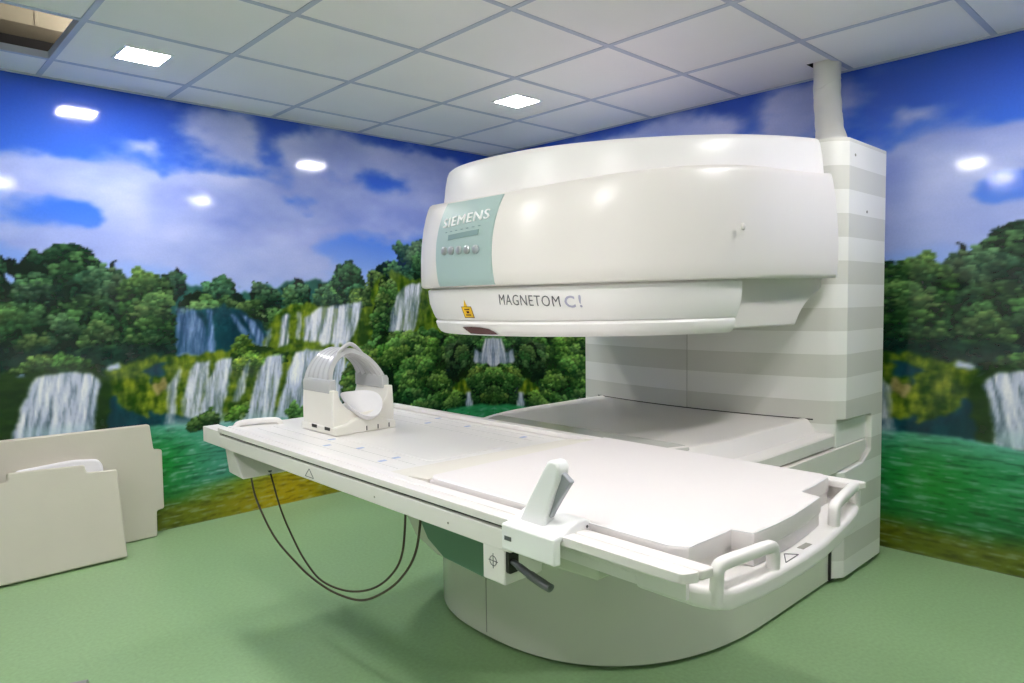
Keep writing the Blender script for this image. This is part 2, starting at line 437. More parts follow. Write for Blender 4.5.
def paint_wallpaper():
    n1 = fbm(GS * 4, GZ * 5, 1, 5)
    # sky and clouds
    t = smooth01(GZ, 1.25, 2.35)
    img = mixc(C8(128, 164, 236), C8(58, 112, 226), smooth01(GZ, 1.3, 1.85))
    img = mixc(img, C8(50, 88, 198), smooth01(GZ, 1.85, 2.37))
    d = np.zeros(GS.shape)
    ws = GS + .16 * (fbm(GS * 3, GZ * 4, 5) - .5); wz = GZ + .10 * (fbm(GS * 3, GZ * 4, 9) - .5)
    for cs, cz, rs, rz, w in CLOUDS:
        q = ((ws - cs) / (rs * 1.15)) ** 2 + ((wz - cz) / (rz * 1.15)) ** 2
        d = d + w * np.exp(-q * 1.1)
    d = d + 1.05 * (fbm(GS * 5, GZ * 9, 21, 5) - .5)
    cl = smooth01(d, .18, .92)
    ccol = mixc(C8(140, 154, 218), C8(192, 198, 236), np.clip(fbm(GS * 3, GZ * 6, 31, 4) * 1.5 - .25, 0, 1))
    img = mixc(img, ccol, cl * .92)
    haze = smooth01(GZ, 1.75, 1.2) * .55
    img = mixc(img, C8(176, 192, 236), haze)
    leaf = np.zeros(GS.shape)

    def foliage(m, dark, light, R, leaf_r, seed):
        """Crowns drawn from the top of the outline down, each a heap of small leaf tufts lit from the upper left."""
        rr = np.random.default_rng(seed)
        idx = np.argwhere(m)
        if not len(idx):
            return
        md = m.copy()
        for _ in range(3):
            md = md | np.roll(md, 1, 0) | np.roll(md, -1, 0) | np.roll(md, 1, 1) | np.roll(md, -1, 1)
        base = mixc(dark * .8, dark * .55 + light * .18, fbm(GS * 30, GZ * 30, seed))
        img[m] = base[m]
        leaf[m] = 1
        topz = np.where(m.any(0), len(gz) - 1 - np.argmax(m[::-1], 0), 0)
        N = max(3, int(len(idx) * RES * RES / (R * R) * 1.5))
        pick = idx[rr.integers(0, len(idx), N)]
        pick = pick[np.argsort(-pick[:, 0] + rr.normal(0, R / RES * .5, N))]
        for cz_, cx_ in pick:
            Rc = R * rr.uniform(.6, 1.25)
            tint = rr.uniform(-.12, .12)
            hue = np.array([rr.uniform(.88, 1.12), rr.uniform(.95, 1.05), rr.uniform(.88, 1.12)])
            n = int(1.05 * (Rc / leaf_r) ** 2 * 2.6)
            ang = rr.uniform(0, 2 * PI, n); rad = np.sqrt(rr.uniform(0, 1, n))
            px = rad * np.cos(ang); pz = rad * np.sin(ang)
            o = np.argsort(pz + rr.normal(0, .15, n))
            for dx_, dz_ in zip(px[o], pz[o]):
                ix = int(cx_ + dx_ * Rc / RES); iz = int(cz_ + dz_ * Rc * .85 / RES)
                if not (0 <= ix < len(gs) and 0 <= iz < len(gz)) or not m[iz, ix]:
                    continue
                r = leaf_r * rr.uniform(.6, 1.3)
                k = int(r / RES) + 1
                z0, z1, x0, x1 = max(iz - k, 0), min(iz + k + 1, len(gz)), max(ix - k, 0), min(ix + k + 1, len(gs))
                gx = (gs[None, x0:x1] - gs[ix]) / r
                gy = (gz[z0:z1, None] - gz[iz]) / (r * .62)
                a = smooth01(gx * gx + gy * gy, 1.0, .55) * md[z0:z1, x0:x1]
                dep = (topz[ix] - iz) * RES
                sh = np.clip(.36 + .36 * dz_ + .16 * dx_ + tint + max(-.26, .20 - dep * 1.3) + rr.uniform(-.22, .22), 0, 1) ** 1.5
                col = (dark * (1 - sh) + light * sh) * hue
                top_ = np.clip(1 + .28 * gy, .65, 1.3)
                img[z0:z1, x0:x1] = mixc(img[z0:z1, x0:x1], np.clip(col * top_[..., None] * np.ones(a.shape + (1,)), 0, 1), a)

    for li, (kind, poly, e) in enumerate(LAYERS):
        amp = {'tree': .055, 'bush': .045, 'far': .05, 'moss': .03, 'dkmoss': .03, 'rock': .03, 'gorge': .03,
               'shade': .03, 'fall': .012, 'foam': .01, 'mist': .02}.get(kind, .004)
        f = 16 if kind in ('tree', 'bush', 'far') else 22
        wx = GS + amp * 2 * (fbm(GS * f, GZ * f, li + 40) - .5)
        wy = GZ + amp * 2 * (fbm(GS * f, GZ * f, li + 90) - .5)
        m = inpoly(poly, wx, wy)
        if kind in ('tree', 'bush'):
            tone, yel = e
            k = .50 + .78 * tone
            light = (C8(112, 168, 112) * (1 - yel) + C8(182, 216, 66) * yel) * k
            dark = (C8(6, 32, 28) * (1 - yel) + C8(22, 60, 16) * yel) * (.6 + .6 * tone)
            foliage(m, dark, light, .125 if kind == 'tree' else .085, .017 if kind == 'tree' else .013, 100 + li)
            continue
        a = soft(m, 2)
        if kind == 'far':
            c = mixc(C8(20, 66, 70), C8(56, 112, 92), fbm(GS * 22, GZ * 22, 7))
        elif kind == 'gorge':
            c = mixc(C8(8, 36, 52), C8(26, 84, 96), fbm(GS * 18, GZ * 9, 8))
        elif kind == 'shade':
            c = mixc(C8(4, 22, 26), C8(22, 62, 50), fbm(GS * 16, GZ * 30, 12)); a = soft(m, 8) * .8
        elif kind == 'dkmoss':
            c = mixc(C8(12, 34, 18), C8(44, 74, 26), fbm(GS * 10, GZ * 24, 13))
        elif kind == 'moss':
            tone, yel = e
            st = fbm(GS * 34, GZ * 12, 14 + li, 4) * .55 + fbm(GS * 16, GZ * 30, 15 + li, 4) * .45
            v = np.clip((st - .32) * 2.6, 0, 1)
            c = mixc(C8(34, 70, 14), C8(116, 158, 36) * (1 - yel * .5) + C8(204, 178, 48) * yel * .5, v) * (.68 + .50 * tone)
            leaf[m] = .5
        elif kind == 'rock':
            c = mixc(C8(96, 92, 44), C8(196, 176, 120), fbm(GS * 24, GZ * 34, 16))
        elif kind == 'fall':
            br, op = e[:2]
            mid = np.mean([p[0] for p in poly])
            st = fbm(GS * 52 + (GZ - 1) * 9 * np.sign(.0001 + .5), GZ * 5, 17 + li, 4)
            st2 = fbm(GS * 120, GZ * 16, 18, 3)
            v = np.clip((st * .75 + st2 * .25 - .30) * 2.7, 0, 1)
            c = mixc(C8(134, 150, 196), C8(244, 245, 252), v) * (.55 + .5 * br)
            if len(e) > 2:
                c = c * C8(168, 200, 255)
            a = a * np.clip(op * (.62 + .9 * v), 0, 1)
            leaf[m] *= .3
        elif kind in ('foam',):
            c = mixc(C8(150, 170, 210), C8(235, 238, 250), fbm(GS * 40, GZ * 60, 19))
        elif kind == 'mist':
            c = np.ones(GS.shape + (3,)) * C8(176, 206, 216); a = soft(m, 14) * .55
        elif kind in ('lake', 'lakeb'):
            g = mixc(C8(20, 100, 44), C8(50, 146, 92), smooth01(GZ, .12, .42))
            g = mixc(g, C8(96, 176, 160), smooth01(GZ, .42, .62))
            teal = np.exp(-((GS - 2.15) / .26) ** 2) * smooth01(GZ, .10, .26)
            g = mixc(g, C8(84, 160, 150), np.clip(teal, 0, 1) * .7)
            green = np.exp(-((GS - 2.55) / .22) ** 2 - ((GZ - .36) / .18) ** 2)
            g = mixc(g, C8(28, 142, 44), np.clip(green, 0, 1) * .85)
            olive = smooth01(GZ + .06 * (n1 - .5), .21, .08)
            g = mixc(g, C8(104, 112, 24), olive * .9)
            gold = np.exp(-((GS - 1.75) / .42) ** 2) * smooth01(GZ, .26, .18)
            g = mixc(g, C8(186, 160, 12), np.clip(gold, 0, 1) * .95)
            rip = fbm(GS * 15 + GZ * 3, GZ * 120, 23, 4)
            rp = smooth01(rip, .56, .78)
            g = mixc(g, C8(196, 218, 232), rp * (.30 + .25 * teal))
            g = g * (1 - .28 * smooth01(rip, .46, .26))[..., None]
            c = g
            leaf[m] = 0
        img[:] = mixc(img, c, np.clip(a, 0, 1))
    speck = fbm(GS * 75, GZ * 75, 61, 3)
    img[:] = img * (1 + leaf * (speck - .5) * .5)[..., None]
    return np.clip(img, 0, 1)

WALLPAPER = s2l(paint_wallpaper())

def sample_wallpaper(s, z):
    s = np.abs(s)
    s = np.where(s > 3.27, 6.54 - s, s)
    fx = np.clip((s - S0) / RES, 0, len(gs) - 1.001); fz = np.clip(z / RES, 0, len(gz) - 1.001)
    ix = fx.astype(int); iz = fz.astype(int)
    fx = (fx - ix)[:, None]; fz = (fz - iz)[:, None]
    W = WALLPAPER
    return (W[iz, ix] * (1 - fx) + W[iz, ix + 1] * fx) * (1 - fz) + (W[iz + 1, ix] * (1 - fx) + W[iz + 1, ix + 1] * fx) * fz

def wallpaper_mat():
    m = mat('printed_wallpaper', (1, 1, 1), rough=.09, spec=.5)
    nt = m.node_tree
    p = nt.nodes['Principled BSDF']
    at = nt.nodes.new('ShaderNodeAttribute')
    at.attribute_name = 'print'
    tc = nt.nodes.new('ShaderNodeTexCoord')
    no = nt.nodes.new('ShaderNodeTexNoise')
    no.inputs['Scale'].default_value = 90
    no.inputs['Detail'].default_value = 4
    nt.links.new(tc.outputs['Object'], no.inputs['Vector'])
    mr = nt.nodes.new('ShaderNodeMapRange')
    mr.inputs['To Min'].default_value = .93
    mr.inputs['To Max'].default_value = 1.07
    nt.links.new(no.outputs['Fac'], mr.inputs['Value'])
    mu = nt.nodes.new('ShaderNodeVectorMath')
    mu.operation = 'SCALE'
    nt.links.new(at.outputs['Color'], mu.inputs[0])
    nt.links.new(mr.outputs['Result'], mu.inputs['Scale'])
    nt.links.new(mu.outputs['Vector'], p.inputs['Base Color'])
    n2 = nt.nodes.new('ShaderNodeTexNoise')
    n2.inputs['Scale'].default_value = 9
    n2.inputs['Detail'].default_value = 2
    nt.links.new(tc.outputs['Object'], n2.inputs['Vector'])
    bp = nt.nodes.new('ShaderNodeBump')
    bp.inputs['Strength'].default_value = .10
    bp.inputs['Distance'].default_value = .004
    nt.links.new(n2.outputs['Fac'], bp.inputs['Height'])
    nt.links.new(bp.outputs['Normal'], p.inputs['Normal'])
    return m

def mural_wall(name, along, fixed_axis, fixed, to_s, m):
    """A wall sheet with a fine grid whose vertices carry the printed colours."""
    zs = np.linspace(0, Z_CEIL, int(Z_CEIL / .0072) + 1)
    na, nz = len(along), len(zs)
    A, Z = np.meshgrid(along, zs)
    A = A.ravel(); Z = Z.ravel()
    co = np.zeros((na * nz, 3))
    co[:, 0 if fixed_axis == 1 else 1] = A
    co[:, fixed_axis] = fixed
    co[:, 2] = Z
    i = np.arange(nz - 1)[:, None] * na + np.arange(na - 1)[None, :]
    q = np.stack([i, i + 1, i + 1 + na, i + na], -1).reshape(-1, 4)
    if fixed_axis == 0:
        q = q[:, ::-1]
    me = bpy.data.meshes.new(name)
    me.vertices.add(len(co)); me.vertices.foreach_set('co', co.ravel())
    me.loops.add(q.size); me.loops.foreach_set('vertex_index', q.ravel().astype(np.int32))
    me.polygons.add(len(q)); me.polygons.foreach_set('loop_start', np.arange(0, q.size, 4).astype(np.int32))
    me.update(calc_edges=True)
    at = me.attributes.new('print', 'FLOAT_COLOR', 'POINT')
    c = np.ones((len(co), 4)); c[:, :3] = sample_wallpaper(to_s(A), Z)
    at.data.foreach_set('color', c.ravel().astype(np.float32))
    me.materials.append(m)
    me.validate()
    return struct(link(bpy.data.objects.new(name, me)))

# ---------------------------------------------------------------- palette
M_PAPER = wallpaper_mat()
M_FLOOR = mat('green_vinyl', rgb(150, 183, 134), rough=.42, vary=.20, scale=70, bump=.05, bscale=300)
M_PLAIN = mat('plain_wall', rgb(214, 216, 214), rough=.6)
M_TILE = mat('ceiling_tile', rgb(246, 242, 243), rough=.75, vary=.03, scale=3, bump=.12, bscale=260)
M_BAR = mat('ceiling_bar', rgb(190, 194, 212), rough=.45)
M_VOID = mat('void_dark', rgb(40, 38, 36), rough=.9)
M_DUCT = mat('duct_board', rgb(150, 140, 116), rough=.8, vary=.12, scale=9)
M_COVER = mat('cover_white', rgb(227, 222, 217), rough=.33, vary=.012, scale=2)
M_CAP = mat('cap_white', rgb(238, 235, 233), rough=.38, vary=.01, scale=2)
M_BASE = mat('base_grey_white', rgb(212, 213, 200), rough=.16, vary=.02, scale=3)
M_COLUMN = striped('column_bands', rgb(232, 231, 227), rgb(211, 210, 203))
M_TEAL = mat('panel_teal', rgb(164, 186, 183), rough=.42, vary=.015)
M_TEALD = mat('teal_dark', rgb(96, 134, 112), rough=.4)
M_CHROME = mat('button_steel', rgb(186, 190, 192), rough=.3, metal=.6)
M_LETTER = mat('letter_white', rgb(246, 246, 246), rough=.3)
M_INK = mat('ink_grey', rgb(92, 92, 96), rough=.5)
M_INKL = mat('ink_silver', rgb(176, 174, 196), rough=.4)
M_DARK = mat('seam_dark', rgb(34, 34, 32), rough=.6)
M_GROOVE = mat('groove_grey', rgb(206, 205, 200), rough=.5)
M_SEAM = mat('seam_soft', rgb(150, 148, 138), rough=.6)
M_DISPLAY = mat('display_grey', rgb(134, 158, 156), rough=.25)
M_YELLOW = mat('label_yellow', rgb(246, 200, 20), rough=.5)
M_MAROON = mat('sensor_maroon', rgb(86, 44, 46), rough=.15)
M_GLOSS = mat('gloss_strip', rgb(212, 211, 203), rough=.07, spec=.6)
M_TABLE = mat('table_white', rgb(232, 229, 226), rough=.30, vary=.01)
M_RAIL = mat('rail_white', rgb(236, 231, 228), rough=.28, vary=.01)
M_MATT = mat('mattress_vinyl', rgb(228, 222, 221), rough=.45, vary=.012, scale=10, bump=.10, bscale=9)
M_GREYP = mat('grip_grey', rgb(160, 162, 170), rough=.4)
M_LEVER = mat('lever_grey', rgb(84, 88, 88), rough=.35)
M_CABLE = mat('cable_rubber', rgb(66, 56, 40), rough=.45)
M_COIL = mat('coil_cream', rgb(236, 233, 224), rough=.35, vary=.015)
M_SHELL = mat('coil_shell', rgb(190, 190, 190), rough=.18, vary=.04, scale=14)
M_FLAP = mat('flap_vinyl', rgb(226, 221, 211), rough=.5, vary=.02, scale=7)
M_FOAM = mat('pad_vinyl', rgb(206, 200, 186), rough=.55, vary=.04, scale=7, bump=.1, bscale=40)
M_PADW = mat('pad_white', rgb(236, 234, 236), rough=.4, vary=.02)
M_WRAP = mat('wrap_white', rgb(222, 221, 214), rough=.55, vary=.03, scale=20, bump=.3, bscale=30)
M_ROLL = mat('roll_grey', rgb(150, 146, 152), rough=.5, vary=.12, scale=40)
M_BLUE = mat('mark_blue', rgb(176, 190, 220), rough=.5)
M_FRAME = mat('light_frame', rgb(236, 238, 240), rough=.4)
M_LED = emit('led_diffuser', (1.0, .965, .975, 1), LED_STRENGTH)

# ---------------------------------------------------------------- the room
AX = np.concatenate([np.arange(X_BACK, .40, .012), np.arange(.40, X_WALL, .0068), [X_WALL]])
mural_wall('wall_left', AX, 1, Y_WALL, lambda a: X_WALL - a, M_PAPER)
AY = np.concatenate([np.arange(Y_BACK, .55, .012), np.arange(.55, Y_WALL, .0078), [Y_WALL]])
mural_wall('wall_right', AY, 0, X_WALL, lambda a: (Y_WALL - a) / 1.2, M_PAPER)

bm = nb(); box(bm, X_BACK - .05, X_WALL + .05, Y_BACK - .05, Y_WALL + .05, -.06, 0)
struct(obj('floor', bm, M_FLOOR, smooth=0))
# the two walls behind the viewer, one with an unseen window added for fill
FILL_WIN = (-1.25, .75, 1.25, 2.20)       # rear wall: x0, x1, z0, z1
bm = nb(); box(bm, X_BACK - .12, X_BACK, Y_BACK - .12, Y_WALL, 0, Z_CEIL)
struct(obj('wall_back', bm, M_PLAIN, smooth=0))
bm = nb()
x0, x1, z0, z1 = FILL_WIN
box(bm, X_BACK - .12, x0, Y_BACK - .12, Y_BACK, 0, Z_CEIL); box(bm, x1, X_WALL, Y_BACK - .12, Y_BACK, 0, Z_CEIL)
box(bm, x0, x1, Y_BACK - .12, Y_BACK, 0, z0); box(bm, x0, x1, Y_BACK - .12, Y_BACK, z1, Z_CEIL)
struct(obj('wall_rear', bm, M_PLAIN, smooth=0))
bm = nb()
for u0, u1, v0, v1 in ((x0, x1, z0, z0 + .04), (x0, x1, z1 - .04, z1), (x0, x0 + .04, z0 + .04, z1 - .04), (x1 - .04, x1, z0 + .04, z1 - .04), ((x0 + x1) / 2 - .02, (x0 + x1) / 2 + .02, z0 + .04, z1 - .04)):
    box(bm, u0, u1, Y_BACK - .08, Y_BACK - .04, v0, v1)
struct(obj('fill_window_1', bm, M_PLAIN, smooth=0))
for nm, loc, rot, sx, sy in (('fill_window_portal', (sum(FILL_WIN[:2]) / 2, Y_BACK - .10, sum(FILL_WIN[2:]) / 2), (PI / 2, 0, 0), FILL_WIN[1] - FILL_WIN[0], FILL_WIN[3] - FILL_WIN[2]),):
    ld = bpy.data.lights.new(nm, 'AREA')
    ld.shape = 'RECTANGLE'; ld.size = sx; ld.size_y = sy
    ld.cycles.is_portal = True
    lo_ = link(bpy.data.objects.new(nm, ld)); lo_.location = loc; lo_.rotation_euler = rot

TX, TY = .594, .600
A4, B1 = X_WALL - .5863, Y_WALL - .3112
lx = sorted([X_BACK, X_WALL] + [A4 + TX * k for k in range(-8, 1)])
ly = sorted([Y_BACK, Y_WALL] + [B1 - TY * k for k in range(0, 10)])
LIGHT_AT = [(1.035, 3.500), (2.817, 2.905), (1.06, .46), (2.84, .43), (.33, 1.70), (-.75, 1.70)]  # the last light is added out of view to brighten the column front
LH = .098
HOLE = (A4 - 5 * TX + TX / 2, B1 - TY / 2)     # the tile that has been taken out
bm = nb()
def ceiling_quad(x0, x1, y0, y1):
    bm.faces.new([bm.verts.new(p) for p in ((x0, y0, Z_CEIL), (x0, y1, Z_CEIL), (x1, y1, Z_CEIL), (x1, y0, Z_CEIL))])
for x0, x1 in zip(lx, lx[1:]):
    for y0, y1 in zip(ly, ly[1:]):
        if x0 + .01 < HOLE[0] < x1 and y0 + .01 < HOLE[1] < y1:
            continue
        cut = [c for c in LIGHT_AT if x0 < c[0] < x1 and y0 < c[1] < y1]
        if cut:
            cx, cy = cut[0]
            ceiling_quad(x0, x1, y0, cy - LH); ceiling_quad(x0, x1, cy + LH, y1)
            ceiling_quad(x0, cx - LH, cy - LH, cy + LH); ceiling_quad(cx + LH, x1, cy - LH, cy + LH)
        elif x0 < 3.50 < x1 and y0 < 1.46 < y1 :    # the ragged opening where the pipe goes up
            ceiling_quad(x0, x1, y0, 1.405); ceiling_quad(x0, x1, 1.535, y1)
            ceiling_quad(x0, 3.450, 1.405, 1.535); ceiling_quad(3.59, x1, 1.405, 1.535)
        else:
            ceiling_quad(x0, x1, y0, y1)
struct(obj('ceiling', bm, M_TILE, smooth=0))
bm = nb()
for x in lx[1:-1]:
    box(bm, x - .012, x + .012, Y_BACK, Y_WALL, Z_CEIL - .0035, Z_CEIL + .03)
for y in ly[1:-1]:
    box(bm, X_BACK, X_WALL, y - .012, y + .012, Z_CEIL - .003, Z_CEIL + .028)
struct(obj('trim_1', bm, M_BAR, smooth=0))
bm = nb()
box(bm, X_BACK, X_WALL, Y_WALL - .018, Y_WALL - .0005, Z_CEIL - .006, Z_CEIL - .0005)
box(bm, X_WALL - .018, X_WALL - .0005, Y_BACK, Y_WALL - .018, Z_CEIL - .006, Z_CEIL - .0005)
struct(obj('trim_2', bm, M_BAR, smooth=0))
# the space above the tiles, seen through the missing tile and round the pipe
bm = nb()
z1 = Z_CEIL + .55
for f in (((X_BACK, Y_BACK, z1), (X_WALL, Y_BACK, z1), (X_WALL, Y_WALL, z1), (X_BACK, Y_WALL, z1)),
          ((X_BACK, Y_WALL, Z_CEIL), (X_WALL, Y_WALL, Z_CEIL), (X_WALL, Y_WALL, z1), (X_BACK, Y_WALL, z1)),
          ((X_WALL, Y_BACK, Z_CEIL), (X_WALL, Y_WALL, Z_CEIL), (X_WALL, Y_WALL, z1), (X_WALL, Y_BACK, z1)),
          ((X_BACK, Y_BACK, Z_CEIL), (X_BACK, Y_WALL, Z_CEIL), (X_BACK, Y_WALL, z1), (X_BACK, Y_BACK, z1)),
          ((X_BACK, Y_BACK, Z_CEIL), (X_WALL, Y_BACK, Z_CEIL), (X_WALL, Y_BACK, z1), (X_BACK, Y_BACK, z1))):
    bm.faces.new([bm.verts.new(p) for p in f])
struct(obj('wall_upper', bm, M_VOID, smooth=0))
bm = nb(); box(bm, -.6, 1.3, Y_WALL - .20, Y_WALL - .004, Z_CEIL + .17, Z_CEIL + .50)
for k in range(9):
    box(bm, -.5 + .2 * k, -.485 + .2 * k, Y_WALL - .204, Y_WALL - .20, Z_CEIL + .17, Z_CEIL + .50)
tag(obj('air_duct', bm, M_DUCT, origin=(.35, Y_WALL - .1, Z_CEIL + .17), bevel=.004),
    'beige boxed air duct seen through the missing ceiling tile', 'duct')

light_labels = ['square recessed ceiling light near the missing tile, above the left mural',
                'square recessed ceiling light above the scanner, near the room corner',
                'square ceiling light over the near end of the patient table',
                'square ceiling light over the right side of the scanner column',
                'square ceiling light at mid room, in line with the head coil',
                'unseen square ceiling light added for fill, nearest the plain back wall']
for (cx, cy), lb in zip(LIGHT_AT, light_labels):
    t = thing('ceiling_light', lb, 'light', (cx, cy, Z_CEIL), 'square ceiling lights')
    bm = nb()
    o_, i_ = LH + .006, LH - .008
    for x0, x1, y0, y1 in ((-o_, o_, -o_, -i_), (-o_, o_, i_, o_), (-o_, -i_, -i_, i_), (i_, o_, -i_, i_)):
        box(bm, cx + x0, cx + x1, cy + y0, cy + y1, Z_CEIL - .004, Z_CEIL + .012)
    obj('frame', bm, M_FRAME, t, smooth=0)
    bm = nb(); box(bm, cx - i_, cx + i_, cy - i_, cy + i_, Z_CEIL - .001, Z_CEIL + .010)
    obj('diffuser', bm, M_LED, t, smooth=0)

# ---------------------------------------------------------------- the scanner
YC = 1.90
SCAN = thing('mri_scanner', 'large white open scanner with a teal name panel and a banded column', 'scanner', (2.6, YC, 0))

def ring(xn, b, xe, n=2.3, x0=2.5, k=36):
    """Plan outline of the magnet covers: straight flanks and a blunt rounded nose."""
    out = [(xe - (xe - x0) * i / 8., YC - b) for i in range(8)]
    for i in range(2 * k + 1):
        t = -PI / 2 + PI * i / (2 * k)
        c, s = abs(math.cos(t)), math.sin(t)
        out.append((x0 - (x0 - xn) * c ** (2 / n), YC + b * math.copysign(abs(s) ** (2 / n), s)))
    out += [(x0 + (xe - x0) * (i + 1) / 8., YC + b) for i in range(8)]
    return out

def nose_ring(xn, b, xe, n=2.3, x0=2.5, k=40):
    """The same nose, cut off square at x = xe."""
    tm = math.acos(((x0 - xe) / (x0 - xn)) ** (n / 2))
    out = []
    for i in range(2 * k + 1):
        t = -tm + 2 * tm * i / (2 * k)
        c, s = abs(math.cos(t)), math.sin(t)
        out.append((x0 - (x0 - xn) * c ** (2 / n), YC + b * math.copysign(abs(s) ** (2 / n), s)))
    return out

def nose_x(y, xn, b, n=2.3, x0=2.5):
    return x0 - (x0 - xn) * max(0, 1 - min(1, abs((y - YC) / b)) ** n) ** (1 / n)

# lower half: base, ledge, pole plate
bm = nb()
loft(bm, [[(x, y, z) for x, y in ring(1.658 + i, .668 - i * .8, 3.08, 2.45)] for z, i in
          ((.011, .008), (.017, 0), (.15, 0), (.35, 0), (.56, 0), (.588, .004), (.596, .014))])
base = obj('base', bm, M_BASE, SCAN)
bm = nb()
loft(bm, [[(x, y, z) for x, y in ring(1.69, .636, 3.05, 2.45)] for z in (0.0005, .011)])
obj('plinth', bm, M_DARK, SCAN, label='black recessed plinth')
bm = nb()
loft(bm, [[(x, y, z) for x, y in ring(1.67 + i, .680 - i, 3.10)] for z, i in
          ((.596, .02), (.600, .006), (.606, 0), (.650, 0), (.657, .006), (.659, .012), (.660, .06), (.668, .068), (.708, .096), (.716, .102), (.719, .112), (.719, .122), (.7155, .140))])
plate = obj('pole_plate', bm, M_COVER, SCAN)
bm = nb()
strip = [(2.19, 2.40), (1.98, 2.42)] + [(1.98 + .105 - .105 * math.cos(PI * k / 12), 1.44 - .10 * math.sin(PI * k / 12)) for k in range(13)]
prism(bm, strip, 'z', .7150, .7172)
obj('gloss_inlay', bm, M_GLOSS, SCAN, label='glossy grey inlay on the lower plate')
# vertical joint in the base wall and the side skirts
bm = nb(); tube(bm, [(nose_x(1.905, 1.658, .668, 2.45) - .0004, 1.905, z) for z in (.03, .3, .58)], .0018, 6)
obj('seam', bm, M_SEAM, SCAN)
bm = nb(); prism(bm, rounded([(2.40, .495), (2.40, .5945), (3.378, .5945), (3.378, .545), (3.30, .510), (3.05, .495)], .008), 'y', 1.206, 1.262)
obj('side_skirt', bm, M_COVER, SCAN, bevel=.003)

# column with its moulded recess
def col_front(y):
    return 3.040 - .085 * max(0.0, 1 - ((y - YC) / .66) ** 2)
plan = [(3.53, 1.19), (3.53, 2.642), (3.10, 2.642), (3.07, 2.628), (3.05, 2.605)] + [(col_front(y), y) for y in np.linspace(2.56, 1.252, 23)] + [(3.050, 1.228), (3.072, 1.207), (3.10, 1.19)]
bm = nb(); prism(bm, plan, 'z', .022, 1.917)
col = obj('column', bm, M_COLUMN, SCAN)
bm = nb()
notch = rounded([(2.80, .488), (3.05, .488), (3.30, .500), (3.396, .545), (3.396, .710), (2.80, .722)], .012, 6)
prism(bm, notch, 'y', 1.10, 1.2165)
cut = obj('cutter', bm, M_COLUMN, SCAN)
md = col.modifiers.new('recess', 'BOOLEAN'); md.object = cut; md.operation = 'DIFFERENCE'; md.solver = 'EXACT'
dg = bpy.context.evaluated_depsgraph_get()
me = bpy.data.meshes.new_from_object(col.evaluated_get(dg))
col.modifiers.clear(); col.data = me
bpy.data.objects.remove(cut, do_unlink=True)
me.polygons.foreach_set('use_smooth', [True] * len(me.polygons)); me.set_sharp_from_angle(angle=math.radians(30))
mb = col.modifiers.new('edge', 'BEVEL'); mb.width = .012; mb.segments = 3; mb.limit_method = 'ANGLE'; mb.angle_limit = math.radians(40)
bm = nb(); prism(bm, [(3.50, 1.21), (3.50, 2.59)] + [(col_front(y) + .02, y) for y in np.linspace(2.56, 1.24, 13)], 'z', .0005, .022)
obj('plinth', bm, M_DARK, SCAN, label='black recessed plinth')
xm = col_front(1.885)
bm = nb(); tube(bm, [(xm, 1.885, z) for z in (.72, 1.0, 1.16)], .0016, 6)
obj('seam', bm, M_SEAM, SCAN)
bm = nb(); tube(bm, [(col_front(y) + .001, y, .7165) for y in np.linspace(1.30, 2.50, 20)], .0035, 6)
obj('seam', bm, M_DARK, SCAN, label='dark joint where the lower plate meets the column')
bm = nb(); box(bm, 3.036, 3.046, 1.222, 1.236, .02, .40)
obj('seam', bm, M_DARK, SCAN, label='black vertical gap between base and column')
for x_, z_ in ((3.16, 1.85), (3.30, 1.62)):
    bm = nb(); disc(bm, (x_, 1.1902, z_), (0, -1, 0), .006, .002, 14, .001)
    obj('screw_cap', bm, M_SEAM, SCAN)

# upper half
cz_b = np.polyfit([1.56, 1.60, 1.85, 2.05, 2.35, 2.65, 3.02], [1.296, 1.298, 1.303, 1.308, 1.316, 1.321, 1.326], 3)
cz_t = np.polyfit([1.56, 1.674, 1.854, 2.051, 2.348, 2.649, 2.947, 3.02], [1.590, 1.625, 1.661, 1.684, 1.711, 1.735, 1.755, 1.760], 3)
cz_c = np.polyfit([1.664, 1.733, 1.915, 2.122, 2.455, 2.78, 3.0], [1.762, 1.769, 1.783, 1.806, 1.850, 1.892, 1.915], 3)
zb = lambda x: float(np.polyval(cz_b, x))
zt = lambda x: float(np.polyval(cz_t, x))
zc = lambda x: float(np.polyval(cz_c, x))
PROF = [(0, .055), (0.0, .016), (.012, .005), (.035, 0), (.15, -.001), (.35, 0), (.55, .005), (.72, .014), (.85, .025), (.95, .037), (.985, .044), (1.0, .056), (1.0, .085)]
XN, BB = 1.560, .70
bm = nb()
loft(bm, [[(x, y, zb(x) + (zt(x) - zb(x)) * t) for x, y in ring(XN + i, BB - i * .55, 3.02 - (.012 if 0 < t < .1 else 0) - .03 * max(0, t - .4))] for t, i in PROF])
cover = obj('upper_cover', bm, M_COVER, SCAN)
bm = nb()
CP = [(-.06, 0), (.0, 0), (.5, .007), (.80, .014), (.92, .020), (.975, .030), (1.0, .052), (1.0, .12)]
loft(bm, [[(x, y, zt(x) + (zc(x) - zt(x)) * t) for x, y in ring(1.672 + i, .645 - i, 3.0 - i * .4)] for t, i in CP])
cap = obj('top_cap', bm, M_CAP, SCAN, sub=0)
bm = nb()
BP = [(1.30, .03), (1.30, .012), (1.292, .0), (1.24, .006), (1.20, .022), (1.182, .032), (1.176, .044)]
loft(bm, [[(x, y, z if z < 1.28 else zb(x) + (z - 1.30)) for x, y in nose_ring(1.584 + i, .672 - i * .7, 2.292)] for z, i in BP])
band = obj('lower_band', bm, M_CAP, SCAN, bevel=.010)
bm = nb()
loft(bm, [[(x, y, z) for x, y in nose_ring(1.616 + i, .652 - i * .7, 2.285)] for z, i in ((1.180, .014), (1.174, .003), (1.168, 0), (1.145, .008), (1.131, .02), (1.125, .034))])
